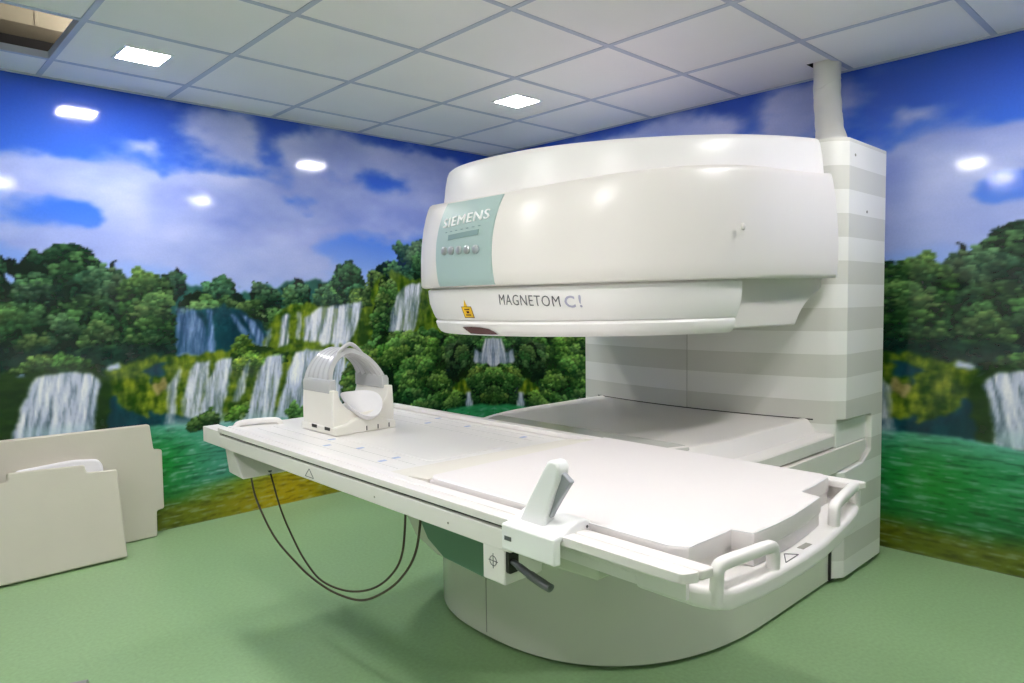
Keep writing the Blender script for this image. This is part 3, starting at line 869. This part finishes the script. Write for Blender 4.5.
obj('pole_rim', bm, M_CAP, SCAN)
bm = nb()
k_ = 1.275 / 1.215
arm = [(2.275, 1.33), (2.275, 1.138)] + [(x * k_, 1.2462 + (z - 1.2462) * k_) for x, z in ((2.656, 1.140), (2.672, 1.158), (2.690, 1.178), (2.718, 1.202), (2.751, 1.224), (2.80, 1.248), (2.861, 1.271), (2.93, 1.292), (3.01, 1.310))] + [(3.16, 1.335)]
prism(bm, arm, 'y', 1.275, 2.525)
obj('support_arm', bm, M_COVER, SCAN, bevel=.006)
bm = nb(); disc(bm, (2.222, 1.2005 , 1.489), (0, -1, 0), .013, .003, 20, .004)
obj('plug', bm, M_COVER, SCAN)

def cover_pt(y, t, off=0.0):
    tt = [p[0] for p in PROF[2:12]]; ii = [p[1] for p in PROF[2:12]]
    i = float(np.interp(t, tt, ii))
    x = nose_x(y, XN + i, BB - i * .55)
    return (x - off, y, zb(x) + (zt(x) - zb(x)) * t)

# teal panel wrapped over the nose
bm = nb()
rows = []
for k in range(25):
    t = .018 + .967 * k / 24
    yl = 2.026 + .028 * (1 - (2 * t - .95) ** 2)
    yr = 1.740 + .014 * (1 - (2 * (1 - t) - 1.0) ** 2) - .006 * t ** 2
    rows.append([[bm.verts.new(cover_pt(yr + (yl - yr) * j / 16, t, o)) for j in range(17)] for o in (.0045, -.006)])
for a, b in zip(rows, rows[1:]):
    for j in range(16):
        bm.faces.new((a[0][j], a[0][j + 1], b[0][j + 1], b[0][j]))
        bm.faces.new((a[1][j], b[1][j], b[1][j + 1], a[1][j + 1]))
    for j in (0, 16):
        bm.faces.new((a[0][j], b[0][j], b[1][j], a[1][j]))
for r in (rows[0], rows[-1]):
    for j in range(16):
        bm.faces.new((r[0][j], r[0][j + 1], r[1][j + 1], r[1][j]))
panel = obj('name_panel', bm, M_TEAL, SCAN, smooth=40)

def lettering(text, place, height, width, depth, mat_, name, parent, bold=0.0, shear=0.0, label=None):
    """Flat lettering turned into a mesh and laid on a surface; place(a, h) maps 0..1 along and metres up to a point."""
    cu = bpy.data.curves.new(name, 'FONT')
    cu.body = text
    cu.extrude = .02
    cu.offset = bold
    cu.shear = shear
    cu.space_character = 1.12 if len(text) > 1 else 1.0
    cu.resolution_u = 3
    tmp = link(bpy.data.objects.new(name, cu))
    d_ = bpy.context.evaluated_depsgraph_get()
    m_ = bpy.data.meshes.new_from_object(tmp.evaluated_get(d_))
    bpy.data.objects.remove(tmp, do_unlink=True)
    b_ = bmesh.new(); b_.from_mesh(m_)
    xs = [v.co.x for v in b_.verts]; ys = [v.co.y for v in b_.verts]
    x0, x1, y0, y1 = min(xs), max(xs), min(ys), max(ys)
    bmesh.ops.subdivide_edges(b_, edges=[e for e in b_.edges if e.calc_length() > .3], cuts=2)
    for v in b_.verts:
        front = v.co.z > 0
        v.co = Vector(place((v.co.x - x0) / (x1 - x0), (v.co.y - y0) / (y1 - y0) * height, depth if front else -.002))
    return obj(name, b_, mat_, parent, smooth=0, label=label)

def on_panel(y0, y1, z0, dz):
    def f(a, h, o):
        y = y0 + (y1 - y0) * a
        z = z0 + dz * a + h
        x = nose_x(y, XN, BB)
        t = (z - zb(x)) / (zt(x) - zb(x))
        return cover_pt(y, t, .0058 + o)
    return f

lettering('SIEMENS', on_panel(2.012, 1.772, 1.507, .014), .031, .25, .0028, M_LETTER, 'raised_lettering', panel, bold=0.0, label='raised white lettering')
lettering('.......', on_panel(1.995, 1.805, 1.489, .010), .003, .2, .001, M_DISPLAY, 'caption', panel)
bm = nb()
f = on_panel(1.972, 1.812, 1.463, .008)
q = [(0, 0), (1, 0), (1, .018), (0, .018)]
lo = []
NS = 10
for o in (-.001, .0012):
    lo.append([[bm.verts.new(f(k / NS, h, o)) for k in range(NS + 1)] for h in (0, .018)])
for k in range(NS):
    bm.faces.new((lo[1][0][k], lo[1][0][k + 1], lo[1][1][k + 1], lo[1][1][k]))
    bm.faces.new((lo[0][0][k], lo[0][1][k], lo[0][1][k + 1], lo[0][0][k + 1]))
    for r_ in (0, 1):
        bm.faces.new((lo[0][r_][k], lo[0][r_][k + 1], lo[1][r_][k + 1], lo[1][r_][k]))
for k in (0, NS):
    bm.faces.new((lo[0][0][k], lo[0][1][k], lo[1][1][k], lo[1][0][k]))
obj('display', bm, M_DISPLAY, panel)
fb = on_panel(1.990, 1.818, 1.427, -.004)
for k in range(5):
    c0 = Vector(fb(k / 4, 0, 0))
    bm = nb(); disc(bm, c0 + Vector((.001, 0, 0)), (-1, 0, .03), 0.0145, .006, 20, .003)
    bt = obj('button', bm, M_CHROME, panel)

def on_band(y0, y1, z0, dz, xn=1.584, b=.672):
    def f(a, h, o):
        y = y0 + (y1 - y0) * a
        z = z0 + dz * a + h
        i = float(np.interp(z, [1.176, 1.182, 1.20, 1.24, 1.292], [.044, .032, .022, .006, 0]))
        x = nose_x(y, xn + i, b - i * .7)
        return (x - (o + .0016) * .8, y - (o + .0016) * .5, z)
    return f
lettering('MAGNETOM', on_band(1.750, 1.551, 1.235, -.009), .035, .2, .0012, M_INK, 'lettering', SCAN, bold=-.008, label='dark grey printed lettering')
lettering('C', on_band(1.538, 1.512, 1.223, -.001), .039, .03, .0012, M_INKL, 'lettering', SCAN, bold=.02, label='silver printed letter')
lettering('!', on_band(1.502, 1.496, 1.223, 0), .041, .01, .0012, M_INKL, 'lettering', SCAN, bold=.01, label='silver printed mark')

def patch(pts, f, o=.0012, back=-.002):
    b_ = nb()
    lo = [b_.verts.new(f(a, h, back)) for a, h in pts]
    hi = [b_.verts.new(f(a, h, o)) for a, h in pts]
    n = len(pts)
    b_.faces.new(lo[::-1]); b_.faces.new(hi)
    for i in range(n):
        b_.faces.new((lo[i], lo[(i + 1) % n], hi[(i + 1) % n], hi[i]))
    return b_
fs = on_band(1.944, 1.890, 0, 0)
st = obj('warning_sticker', patch([(.0, 1.190), (1, 1.190), (1, 1.228), (0, 1.228)], fs), M_YELLOW, SCAN, label='yellow warning sticker')
obj('symbol', patch([(.28, 1.2285), (.62, 1.2285), (.45, 1.252)], fs, .0012), M_YELLOW, st)
for pts in ([(.25, 1.197), (.75, 1.197), (.75, 1.201), (.25, 1.201)], [(.40, 1.205), (.64, 1.205), (.64, 1.213), (.40, 1.213)], [(.25, 1.217), (.75, 1.217), (.75, 1.221), (.25, 1.221)],
            [(.0, 1.1885), (1, 1.1885), (1, 1.1905), (0, 1.1905)], [(.0, 1.2275), (1, 1.2275), (1, 1.2292), (0, 1.2292)],
            [(0, 1.190), (.04, 1.190), (.04, 1.228), (0, 1.228)], [(.96, 1.190), (1, 1.190), (1, 1.228), (.96, 1.228)]):
    obj('ink_mark', patch(pts, fs, .0018, .0002), M_MAROON, st, smooth=0)

def on_rim(a, h, o):
    y = 1.968 + (1.796 - 1.968) * a
    i = float(np.interp(h, [1.125, 1.131, 1.145, 1.168], [.034, .02, .008, 0]))
    x = nose_x(y, 1.616 + i, .652 - i * .7)
    return (x - o - .003, y, h)
obj('sensor_window', patch([(.18, 1.131), (.40, 1.130), (.60, 1.130), (.80, 1.130), (.97, 1.131), (.90, 1.143), (.80, 1.151), (.55, 1.156), (.25, 1.157), (.0, 1.155), (.08, 1.146)], on_rim, .0015, -.008), M_MAROON, SCAN, label='dark red window in the pole rim')

# ---------------------------------------------------------------- the patient table
TAB = thing('patient_table', 'long white patient table with side rails and corner handles, docked at the scanner', 'table', (1.44, 1.75, 0))
bm = nb()
top = rounded([(1.078, 1.49), (1.86, 1.49), (1.86, 2.83), (1.078, 2.83)], .02)
prism(bm, top, 'z', .722, .755)
obj('tabletop', bm, M_TABLE, TAB, bevel=.004)
bm = nb(); box(bm, 1.078, 1.86, .80, 1.49, .700, .7195)
obj('mattress_tray', bm, M_TABLE, TAB)
bm = nb(); prism(bm, [(1.079, .700), (1.089, .700), (1.089, .762), (1.079, .762)], 'y', .69, 2.70)
obj('rail_wall', bm, M_TABLE, TAB)
# dished near end with its bowed rim
rim = [(1.100, .82), (1.102, .69), (1.112, .655), (1.140, .630), (1.22, .617), (1.30, .613), (1.40, .6125), (1.50, .617), (1.60, .628), (1.70, .642), (1.78, .655), (1.835, .668), (1.855, .682), (1.86, .71), (1.86, .82)]
bm = nb(); prism(bm, rim, 'z', .680, .719)
obj('end_rim', bm, M_TABLE, TAB, bevel=.010, seg=4)
# side rails
for nm, xs in (('outer', (1.012, 1.045)), ('inner', (1.0505, 1.084))):
    bm = nb(); prism(bm, rounded([(xs[0], .655 if nm == 'outer' else .640), (xs[1], .638 if nm == 'outer' else .634), (xs[1], 2.72), (xs[0], 2.72)], .010), 'z', .759, .777)
    obj('side_rail', bm, M_RAIL, TAB, bevel=.003)
bm = nb(); prism(bm, rounded([(1.828, .680), (1.872, .664), (1.864, 2.78), (1.832, 2.78)], .008), 'z', .7555, .774)
prism(bm, [(1.845, .70), (1.862, .70), (1.862, 1.49), (1.845, 1.49)], 'z', .7200, .7554)
obj('side_rail', bm, M_RAIL, TAB, bevel=.005)
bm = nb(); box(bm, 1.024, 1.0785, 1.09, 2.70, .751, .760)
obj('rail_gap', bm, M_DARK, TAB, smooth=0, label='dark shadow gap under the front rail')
bm = nb(); prism(bm, [(1.015, .703), (1.032, .703), (1.032, .7505), (1.015, .7505)], 'y', 1.085, 2.70)
prism(bm, [(1.015, .703), (1.032, .703), (1.076, .720), (1.076, .7635), (1.015, .7635)], 'y', 2.7001, 2.875)
fas = obj('fascia', bm, M_RAIL, TAB, bevel=.0025)
fw = [(2.015, .712), (1.962, .712), (1.9885, .738)]
bm = nb()
for a, b in zip(fw, fw[1:] + fw[:1]):
    tube(bm, [(1.0148, a[0], a[1]), (1.0148, b[0], b[1])], .0011, 6)
obj('warning_mark', bm, M_INK, fas)
for y_ in (1.30, 1.62):
    bm = nb(); disc(bm, (1.015, y_, .722), (-1, 0, 0), .0028, .0012, 12)
    obj('screw', bm, M_SEAM, fas)

# corner handles: a bar at rail height that drops to the rim at both ends
def bar(bm, path, w, h, up):
    """Sweep a rounded rectangular section: w across, h along the up direction."""
    path = [Vector(p) for p in path]
    sec = rounded([(-w / 2, -h / 2), (w / 2, -h / 2), (w / 2, h / 2), (-w / 2, h / 2)], min(w, h) * .42, 4)
    side = Vector(up)
    rings = []
    for i, p in enumerate(path):
        t = (path[min(i + 1, len(path) - 1)] - path[max(i - 1, 0)]).normalized()
        a = (side - t * side.dot(t)).normalized()
        b_ = t.cross(a).normalized()
        rings.append([p + a * x + b_ * y for x, y in sec])
    return loft(bm, rings)

def handle(ctrl, w=.024, h=.024):
    b_ = nb(); bar(b_, smooth_path(ctrl, 6), w, h, (.1, 1, 0))
    obj('corner_handle', b_, M_TABLE, TAB, smooth=60)
handle([(1.124, .655, .690), (1.124, .654, .735), (1.124, .652, .756), (1.138, .649, .765), (1.21, .640, .765), (1.268, .632, .765), (1.290, .630, .757), (1.294, .630, .710)])
handle([(1.636, .652, .700), (1.637, .652, .745), (1.654, .655, .762), (1.74, .668, .765), (1.815, .680, .765), (1.850, .686, .760), (1.857, .688, .73), (1.857, .688, .69)])
handle([(1.115, 2.800, .740), (1.118, 2.800, .756), (1.138, 2.800, .768), (1.20, 2.790, .770), (1.258, 2.765, .770), (1.276, 2.750, .763), (1.280, 2.745, .740)])
handle([(1.845, 2.800, .740), (1.842, 2.800, .756), (1.82, 2.800, .768), (1.76, 2.790, .770), (1.70, 2.765, .770), (1.682, 2.750, .763), (1.680, 2.745, .740)])

# long grooves and blue position marks on the deck
for x_ in (1.125, 1.165, 1.23, 1.66, 1.73, 1.79):
    bm = nb(); box(bm, x_ - .0012, x_ + .0012, 1.73, 2.70, .7545, .7557)
    obj('groove', bm, M_GROOVE, TAB, smooth=0)
bm = nb(); prism(bm, rounded([(1.29, 1.73), (1.60, 1.73), (1.60, 2.32), (1.29, 2.32)], .03), 'z', .7548, .7562)
obj('deck_inlay', bm, M_TABLE, TAB)
for x_, y_ in ((1.19, 1.85), (1.245, 1.855), (1.245, 2.07), (1.19, 2.195), (1.19, 1.70), (1.76, 2.12), (1.755, 1.80), (1.80, 2.36), (1.255, 2.28), (1.70, 2.30)):
    bm = nb(); box(bm, x_ - .013, x_ + .013, y_ - .008, y_ + .008, .7546, .7559)
    obj('position_mark', bm, M_BLUE, TAB, smooth=0, label='small blue position mark')
tri = [(1.335, .624), (1.395, .626), (1.378, .648)]
bm = nb()
for a, b in zip(tri, tri[1:] + tri[:1]):
    tube(bm, [(a[0], a[1], .7195), (b[0], b[1], .7195)], .0011, 6)
obj('warning_mark', bm, M_INK, TAB, smooth=0)
bm = nb(); box(bm, 1.292, 1.304, .634, .644, .7185, .7196)
obj('rating_label', bm, M_SEAM, TAB, smooth=0)
bm = nb(); box(bm, 1.432, 1.475, .632, .646, .7185, .7196)
obj('rating_label', bm, M_SEAM, TAB, smooth=0)

# under the deck
bm = nb(); box(bm, 1.115, 1.74, .78, 2.70, .686, .6995)
box(bm, 1.115, 1.74, 1.50, 2.70, .6996, .7215)
obj('under_tray', bm, M_TABLE, TAB, bevel=.004)
bm = nb(); prism(bm, [(2.775, .705), (2.735, .592), (2.606, .586), (2.700, .705)], 'x', 1.058, 1.80)
obj('end_box', bm, M_RAIL, TAB, bevel=.006)
for x_, y_ in ((1.10, 2.64), (1.17, 2.62)):
    bm = nb(); disc(bm, (x_, y_, .600), (0, 0, -1), .009, .018, 14)
    obj('cable_socket', bm, M_LEVER, TAB)
bm = nb()
prism(bm, [(1.79, .686), (1.765, .62), (1.70, .550), (1.60, .518), (1.40, .512), (1.335, .512), (1.31, .60), (1.00, .61), (1.00, .686)], 'x', 1.205, 1.63)
obj('pedestal', bm, M_BASE, TAB, bevel=.006)
bm = nb()
prism(bm, [(1.690, .686), (1.680, .625), (1.630, .560), (1.555, .523), (1.39, .514), (1.33, .514), (1.33, .686)], 'x', 1.196, 1.2045)
obj('pedestal_panel', bm, M_TEALD, TAB, bevel=.003, label='dark teal panel under the table')
bm = nb(); box(bm, 1.016, 1.135, 1.105, 1.178, .624, .708)
br = obj('latch_bracket', bm, M_RAIL, TAB, bevel=.005)
bm = nb()
pth = [(1.0155, 1.142 + .011 * math.cos(2 * PI * k / 20), .672 + .011 * math.sin(2 * PI * k / 20)) for k in range(21)]
tube(bm, pth, .0008, 5); tube(bm, [(1.0155, 1.127, .672), (1.0155, 1.157, .672)], .0008, 5); tube(bm, [(1.0155, 1.142, .655), (1.0155, 1.142, .689)], .0008, 5)
obj('target_mark', bm, M_INK, br, smooth=0)
bm = nb(); prism(bm, rounded([(1.020, .652), (1.050, .652), (1.050, .702), (1.020, .702)], .006), 'y', 1.096, 1.1055)
obj('latch_slot', bm, M_DARK, br)
bm = nb()
tube(bm, smooth_path([(1.034, 1.108, .676), (1.030, 1.090, .678), (1.026, 1.068, .675), (1.022, 1.03, .668), (1.020, .985, .660), (1.020, .968, .658)], 5),
     [.007] * 5 + [.008] * 5 + [.0095] * 5 + [.0115] * 5 + [.0110] * 5 + [.006], 14, .75)
obj('release_lever', bm, M_LEVER, TAB, label='dark grey release lever')

# grip that slides on the front rail
bm = nb()
plate_ = [(.987, .722), (1.008, .719), (1.008, .7665), (1.112, .7665), (1.112, .772), (1.104, .788), (1.086, .797), (1.060, .798), (1.035, .790), (1.015, .780), (.987, .777)]
prism(bm, plate_, 'y', .930, 1.083)
gp = obj('side_grip', bm, M_LETTER, TAB, bevel=.004)
bm = nb()
pr_ = [(1.066, .776), (1.043, .818), (1.012, .868), (.990, .903), (.979, .919), (.967, .925), (.951, .922), (.944, .910), (.950, .886), (.969, .843), (.984, .805), (.988, .776)]
prism(bm, pr_, 'x', 1.020, 1.054)
obj('grip_blade', bm, M_LETTER, gp, bevel=.010, seg=4)
bm = nb()
prism(bm, [(.949, .900), (.924, .884), (.936, .868), (.957, .838), (.974, .812), (.982, .798), (.985, .803), (.967, .850)], 'x', 1.031, 1.045)
obj('grip_trigger', bm, M_GREYP, gp, bevel=.003, label='grey trigger behind the grip blade')
bm = nb(); box(bm, .9858, .9872, 1.052, 1.072, .744, .753)
obj('rating_label', bm, M_INK, gp, smooth=0)
bm = nb(); disc(bm, (1.085, .9282, .782), (0, -1, 0), .003, .0012, 12)
obj('screw', bm, M_INK, gp)

cabA = [(2.630, .588), (2.585, .499), (2.447, .392), (2.273, .335), (2.166, .312), (2.031, .303), (1.876, .322), (1.761, .374), (1.654, .452), (1.580, .55), (1.550, .690)]
cabB = [(2.610, .588), (2.50, .472), (2.370, .388), (2.258, .342), (2.117, .315), (1.955, .328), (1.806, .378), (1.696, .452), (1.635, .538), (1.612, .690)]
bm = nb(); tube(bm, smooth_path([(1.10 + .03 * k / 10, y + .012 * min(1, k / 4), z) for k, (y, z) in enumerate(cabA)], 8), .0037, 10)
obj('cable', bm, M_CABLE, TAB, smooth=60)
cb2 = [(1.17 - .05 * min(1, k / 4), y + .012 * min(1, k / 4), z) for k, (y, z) in enumerate(cabB)]
bm = nb(); tube(bm, smooth_path(cb2, 8), .0034, 10)
obj('cable', bm, M_CABLE, TAB, smooth=60)

# ---------------------------------------------------------------- mattress on the table
def pillow(bm, pts, z0, z1, r, seg=5):
    """A padded slab with rolled upper and lower edges."""
    n = len(pts)
    c = Vector((sum(p[0] for p in pts) / n, sum(p[1] for p in pts) / n))
    def inset(d):
        out = []
        for i in range(n):
            a, p, b = Vector(pts[i - 1]), Vector(pts[i]), Vector(pts[(i + 1) % n])
            t = (b - a).normalized()
            nn = Vector((-t.y, t.x))
            out.append(p + nn * d)
        return out
    area = sum(pts[i][0] * pts[(i + 1) % n][1] - pts[(i + 1) % n][0] * pts[i][1] for i in range(n))
    sg = 1 if area > 0 else -1
    rings = []
    for k in range(seg + 1):
        a = PI / 2 * k / seg
        rings.append([(p.x, p.y, z0 + r - r * math.cos(a)) for p in inset(sg * r * (1 - math.sin(a)))] if k else [(p.x, p.y, z0) for p in inset(sg * r)])
    for k in range(seg + 1):
        a = PI / 2 * k / seg
        rings.append([(p.x, p.y, z1 - r + r * math.sin(a)) for p in inset(sg * r * (1 - math.cos(a)))])
    return loft(bm, rings)
outl = [(1.112, 1.486), (1.097, 1.470), (1.092, 1.445), (1.092, .735), (1.108, .702), (1.240, .698), (1.256, .700), (1.264, .655), (1.35, .651), (1.43, .652), (1.52, .660), (1.606, .670), (1.618, .718), (1.70, .722), (1.80, .732), (1.820, .755), (1.822, 1.455), (1.812, 1.480)]
MAT = thing('mattress', 'smooth white vinyl mattress with a notched near end on the patient table', 'mattress', (1.455, 1.1, .746))
dense = []
for i in range(len(outl)):
    a, b = outl[i], outl[(i + 1) % len(outl)]
    k = 3 if math.dist(a, b) > .06 else 1
    for j in range(k):
        dense.append((a[0] + (b[0] - a[0]) * j / k, a[1] + (b[1] - a[1]) * j / k))
bm = nb(); pillow(bm, dense, .7465, .790, .009)
pillow(bm, [(1.095, 1.478), (1.095, .737), (1.110, .705), (1.240, .701), (1.259, .703), (1.267, .6575), (1.35, .6535), (1.43, .6545), (1.52, .6625), (1.603, .6725), (1.615, .7205), (1.70, .7245), (1.798, .7345), (1.817, .757), (1.818, 1.478)], .7202, .780, .002, 2)
obj('mattress_body', bm, M_MATT, MAT, smooth=50)
bm = nb()
rows_ = []
for k in range(15):
    a = k / 14
    x = 1.098 + .722 * a
    yi = 1.492
    yo = 1.715 - .055 * a
    rows_.append([(x, yi, .7560), (x, yi, .778), (x, yi + (yo - yi) * .25, .7745), (x, yi + (yo - yi) * .6, .7655), (x, yi + (yo - yi) * .93, .7595), (x, yo, .7560)])
loft(bm, rows_)
obj('wedge_edge', bm, M_FLAP, MAT, smooth=50, label='beige tapered end flap')
bm = nb(); tube(bm, [(x, y, .7865) for x, y in [(1.094, 1.44), (1.094, 1.1), (1.094, .738), (1.110, .704), (1.24, .700), (1.257, .702), (1.266, .657), (1.35, .653), (1.43, .654), (1.52, .662), (1.604, .672), (1.616, .720), (1.70, .724), (1.798, .734), (1.818, .757), (1.820, 1.45)]], .0016, 6)
obj('piping', bm, M_PADW, MAT, smooth=60)

# ---------------------------------------------------------------- head coil on the far end of the table
COIL = thing('head_coil', 'open white head coil with a silver grey arch on the table', 'head coil', (1.425, 2.43, .746))
cx_, y0_, y1_ = 1.424, 2.300, 2.565
RO, RI, ZA = .127, .109, .912
def near(z):
    """The open end of the arch slopes back with height."""
    return y0_ + .030 + .085 * max(0.0, (z - .86) / .17)
bm = nb()
ush = [(cx_ + .134, .7465), (cx_ + .134, .845), (cx_ + .130, ZA), (cx_ + .109, ZA)] + [(cx_ + .109 * math.cos(PI * k / 16), ZA - .095 * math.sin(PI * k / 16)) for k in range(1, 16)] + \
      [(cx_ - .109, ZA), (cx_ - .130, ZA), (cx_ - .134, .845), (cx_ - .134, .7465)]
prism(bm, ush, 'y', y0_ + .03, y1_)
obj('coil_base', bm, M_COIL, COIL, bevel=.004)
bm = nb()
foot = [(cx_ - .138, .7465), (cx_ + .128, .7465), (cx_ + .128, .776), (cx_ + .09, .782), (cx_ + .05, .803), (cx_ - .05, .803), (cx_ - .09, .784), (cx_ - .128, .780), (cx_ - .138, .774)]
prism(bm, foot, 'y', y0_ + .008, y1_ + .01)
ft = obj('coil_foot', bm, M_COIL, COIL, bevel=.006)
for y_ in (2.335, 2.435):
    bm = nb(); box(bm, cx_ - .1395, cx_ - .1375, y_ + .012, y_ + .050, .763, .775)
    obj('foot_slot', bm, M_DARK, ft, smooth=0)
for x_ in (cx_ - .005, cx_ + .045, cx_ + .095):
    bm = nb(); box(bm, x_ - .002, x_ + .002, y0_ + .0068, y0_ + .0082, .753, .770)
    obj('foot_slot', bm, M_DARK, ft, smooth=0)
# ribbed arch shell, a little pointed at the crown
bm = nb()
rings = []
NY, NA = 41, 28
for k in range(NY):
    f_ = k / (NY - 1)
    rib = .0032 * math.cos(2 * PI * f_ * 5)
    row = []
    for r_, idx in ((RO + rib * .4, range(NA + 1)), (RI + rib, range(NA, -1, -1))):
        for j in idx:
            a = PI * j / NA
            x = cx_ + r_ * math.cos(a); z = ZA + r_ * (1.17 - .10 * abs(math.cos(a))) * math.sin(a)
            ya = near(z)
            row.append((x, ya + (y1_ - ya) * f_, z))
    rings.append(row)
loft(bm, rings)
obj('coil_arch', bm, M_SHELL, COIL, smooth=60, label='silver grey ribbed arch')
for s in (-1, 1):
    bm = nb()
    prism(bm, [(cx_ + s * .102, ZA - .012), (cx_ + s * .132, ZA - .012), (cx_ + s * .132, ZA + .024), (cx_ + s * .125, ZA + .038), (cx_ + s * .102, ZA + .038)], 'y', y0_ + .058, y1_ - .002)
    obj('arch_collar', bm, M_SHELL, COIL, bevel=.003)
bm = nb()
hp = []
for k in range(13):
    a = -1 + k / 6
    x = cx_ + .062 * a
    z = ZA + .116 + .050 * (1 - abs(a) ** 1.6)
    hp.append((x, near(ZA + .135) + .008 - .006 * (1 - abs(a)), z))
tube(bm, hp, .0082, 12)
obj('arch_handle', bm, M_SHELL, COIL, smooth=60)
# scooped head rest
bm = nb()
rings = []
for rr, dz in ((.02, 0), (.35, .003), (.7, .014), (.92, .030), (1.0, .040), (1.03, .040), (1.0, .030), (.72, .004), (.35, -.006), (.02, -.008)):
    rings.append([(cx_ + .004 + .078 * rr * math.cos(2 * PI * k / 32), y0_ + .055 + .075 * rr * math.sin(2 * PI * k / 32),
                   0.818 + dz * .8 + .024 * rr * math.cos(2 * PI * k / 32) ** 2 + .040 * rr * math.sin(2 * PI * k / 32)) for k in range(32)])
loft(bm, rings)
obj('head_rest', bm, M_PADW, COIL, smooth=60, label='smooth white head cradle')
COIL.location.z += .0098

# ---------------------------------------------------------------- pads leaning by the left wall
def leaning(name, pts, y0, tan, th, m, label, cat, r=.012, bevel=.008, trim=None):
    """A slab whose outline is (x, height) on a plane leaning back from y0 by tan; it rests on the floor."""
    k = math.sqrt(1 + tan * tan)
    b_ = nb()
    slab(b_, rounded(pts, r, 4), (1, 0, 0), (0, tan, 1), (0, 1 / k, -tan / k), (0, y0, 0), th)
    zmin = min(v.co.z for v in b_.verts)
    bmesh.ops.translate(b_, verts=b_.verts[:], vec=(0, 0, -zmin + .001))
    o_ = obj(name, b_, m, None, bevel=bevel, seg=3, origin=((pts[0][0] + pts[1][0]) / 2, y0, 0))
    return tag(o_, label, cat)

leaning('foam_pad', [(-.10, .0), (.955, .0), (.948, .425), (.868, .428), (.815, .432), (.810, .468), (.500, .482), (.500, .442), (-.10, .442)],
        3.785, .22, .045, M_FOAM, 'beige vinyl pad with a stepped top edge, leaning in front of the others', 'pad')
leaning('cushion', [(.535, .02), (.905, .02), (.915, .30), (.918, .452), (.898, .484), (.79, .498), (.555, .484), (.538, .46)],
        3.925, .19, .040, M_PADW, 'white cushion squeezed between the two beige pads', 'cushion', r=.03, bevel=.012)
leaning('foam_pad', [(-.12, .0), (1.166, .0), (1.170, .138), (1.208, .142), (1.214, .462), (1.172, .468), (1.160, .605), (.50, .612), (-.12, .618)],
        4.030, .06, .045, M_FOAM, 'taller beige vinyl pad with a side lug, against the mural wall', 'pad')

# ---------------------------------------------------------------- wrapped pipe from column to ceiling, roll on the floor
bm = nb()
path = smooth_path([(3.38, 1.375, 1.9180), (3.38, 1.375, 1.934), (3.40, 1.390, 1.97), (3.46, 1.425, 2.06), (3.515, 1.455, 2.16), (3.525, 1.465, 2.25), (3.525, 1.465, 2.34), (3.525, 1.465, 2.60)], 7)
rr = [(.092 - .030 * min(1, i / 20)) * (1 + .02 * math.sin(i * .9)) for i in range(len(path))]
tube(bm, path, rr, 22)
PIPE = thing('quench_pipe', 'white cloth-wrapped pipe rising from the scanner column into the ceiling', 'pipe', (3.40, 1.36, 1.917))
obj('wrapped_pipe', bm, M_WRAP, PIPE, smooth=60)
bm = nb()
rings_ = []
for i in range(60):
    k = min(len(path) - 1, int(i / 59 * (len(path) - 8)) + 1)
    a = i * .32
    p = path[k]; rings_.append((p[0] + (rr[k] + .001) * math.cos(a), p[1] + (rr[k] + .001) * math.sin(a), p[2] + .0008 * i * 0))
tube(bm, rings_, .0016, 6)
obj('tape_edge', bm, M_WRAP, PIPE, smooth=60)

t = thing('floor_roll', 'grey rolled mat lying on the green floor at the lower left edge', 'roll', (.41, 2.42, 0))
bm = nb(); tube(bm, [(.12 + .36 * k / 8, 2.56 - .14 * k / 8, .052) for k in range(9)], .05, 26)
obj('roll_body', bm, M_ROLL, t, smooth=50)
bm = nb(); disc(bm, (.4795, 2.4202, .052), (.932, -.362, 0), .036, .002, 24)
obj('roll_core', bm, M_LEVER, t)

# ---------------------------------------------------------------- camera, world, colour
cam_d = bpy.data.cameras.new('camera')
cam_d.sensor_width = 36
cam_d.lens = 702.44 / 1024 * 36
cam_d.clip_start = .01
cam = link(bpy.data.objects.new('camera', cam_d))
yaw, pitch, roll = .7584, -.0574, -.013
F = Vector((math.sin(yaw) * math.cos(pitch), math.cos(yaw) * math.cos(pitch), math.sin(pitch)))
Rt = Vector((math.cos(yaw), -math.sin(yaw), 0)); U = Rt.cross(F)
c_, s_ = math.cos(roll), math.sin(roll)
r2, u2 = Rt * c_ + U * s_, U * c_ - Rt * s_
from mathutils import Matrix
cam.matrix_world = Matrix(((r2.x, u2.x, -F.x, 0), (r2.y, u2.y, -F.y, 0), (r2.z, u2.z, -F.z, 1.2462), (0, 0, 0, 1)))
scene.camera = cam

w = bpy.data.worlds.new('room_air')
scene.world = w
w.use_nodes = True
w.node_tree.nodes['Background'].inputs['Color'].default_value = (.98, .96, 1.0, 1)
w.node_tree.nodes['Background'].inputs['Strength'].default_value = SKY_STRENGTH
scene.view_settings.view_transform = 'Standard'
scene.view_settings.look = 'None'
scene.view_settings.gamma = 1
scene.view_settings.use_curve_mapping = False
scene.view_settings.exposure = EXPOSURE
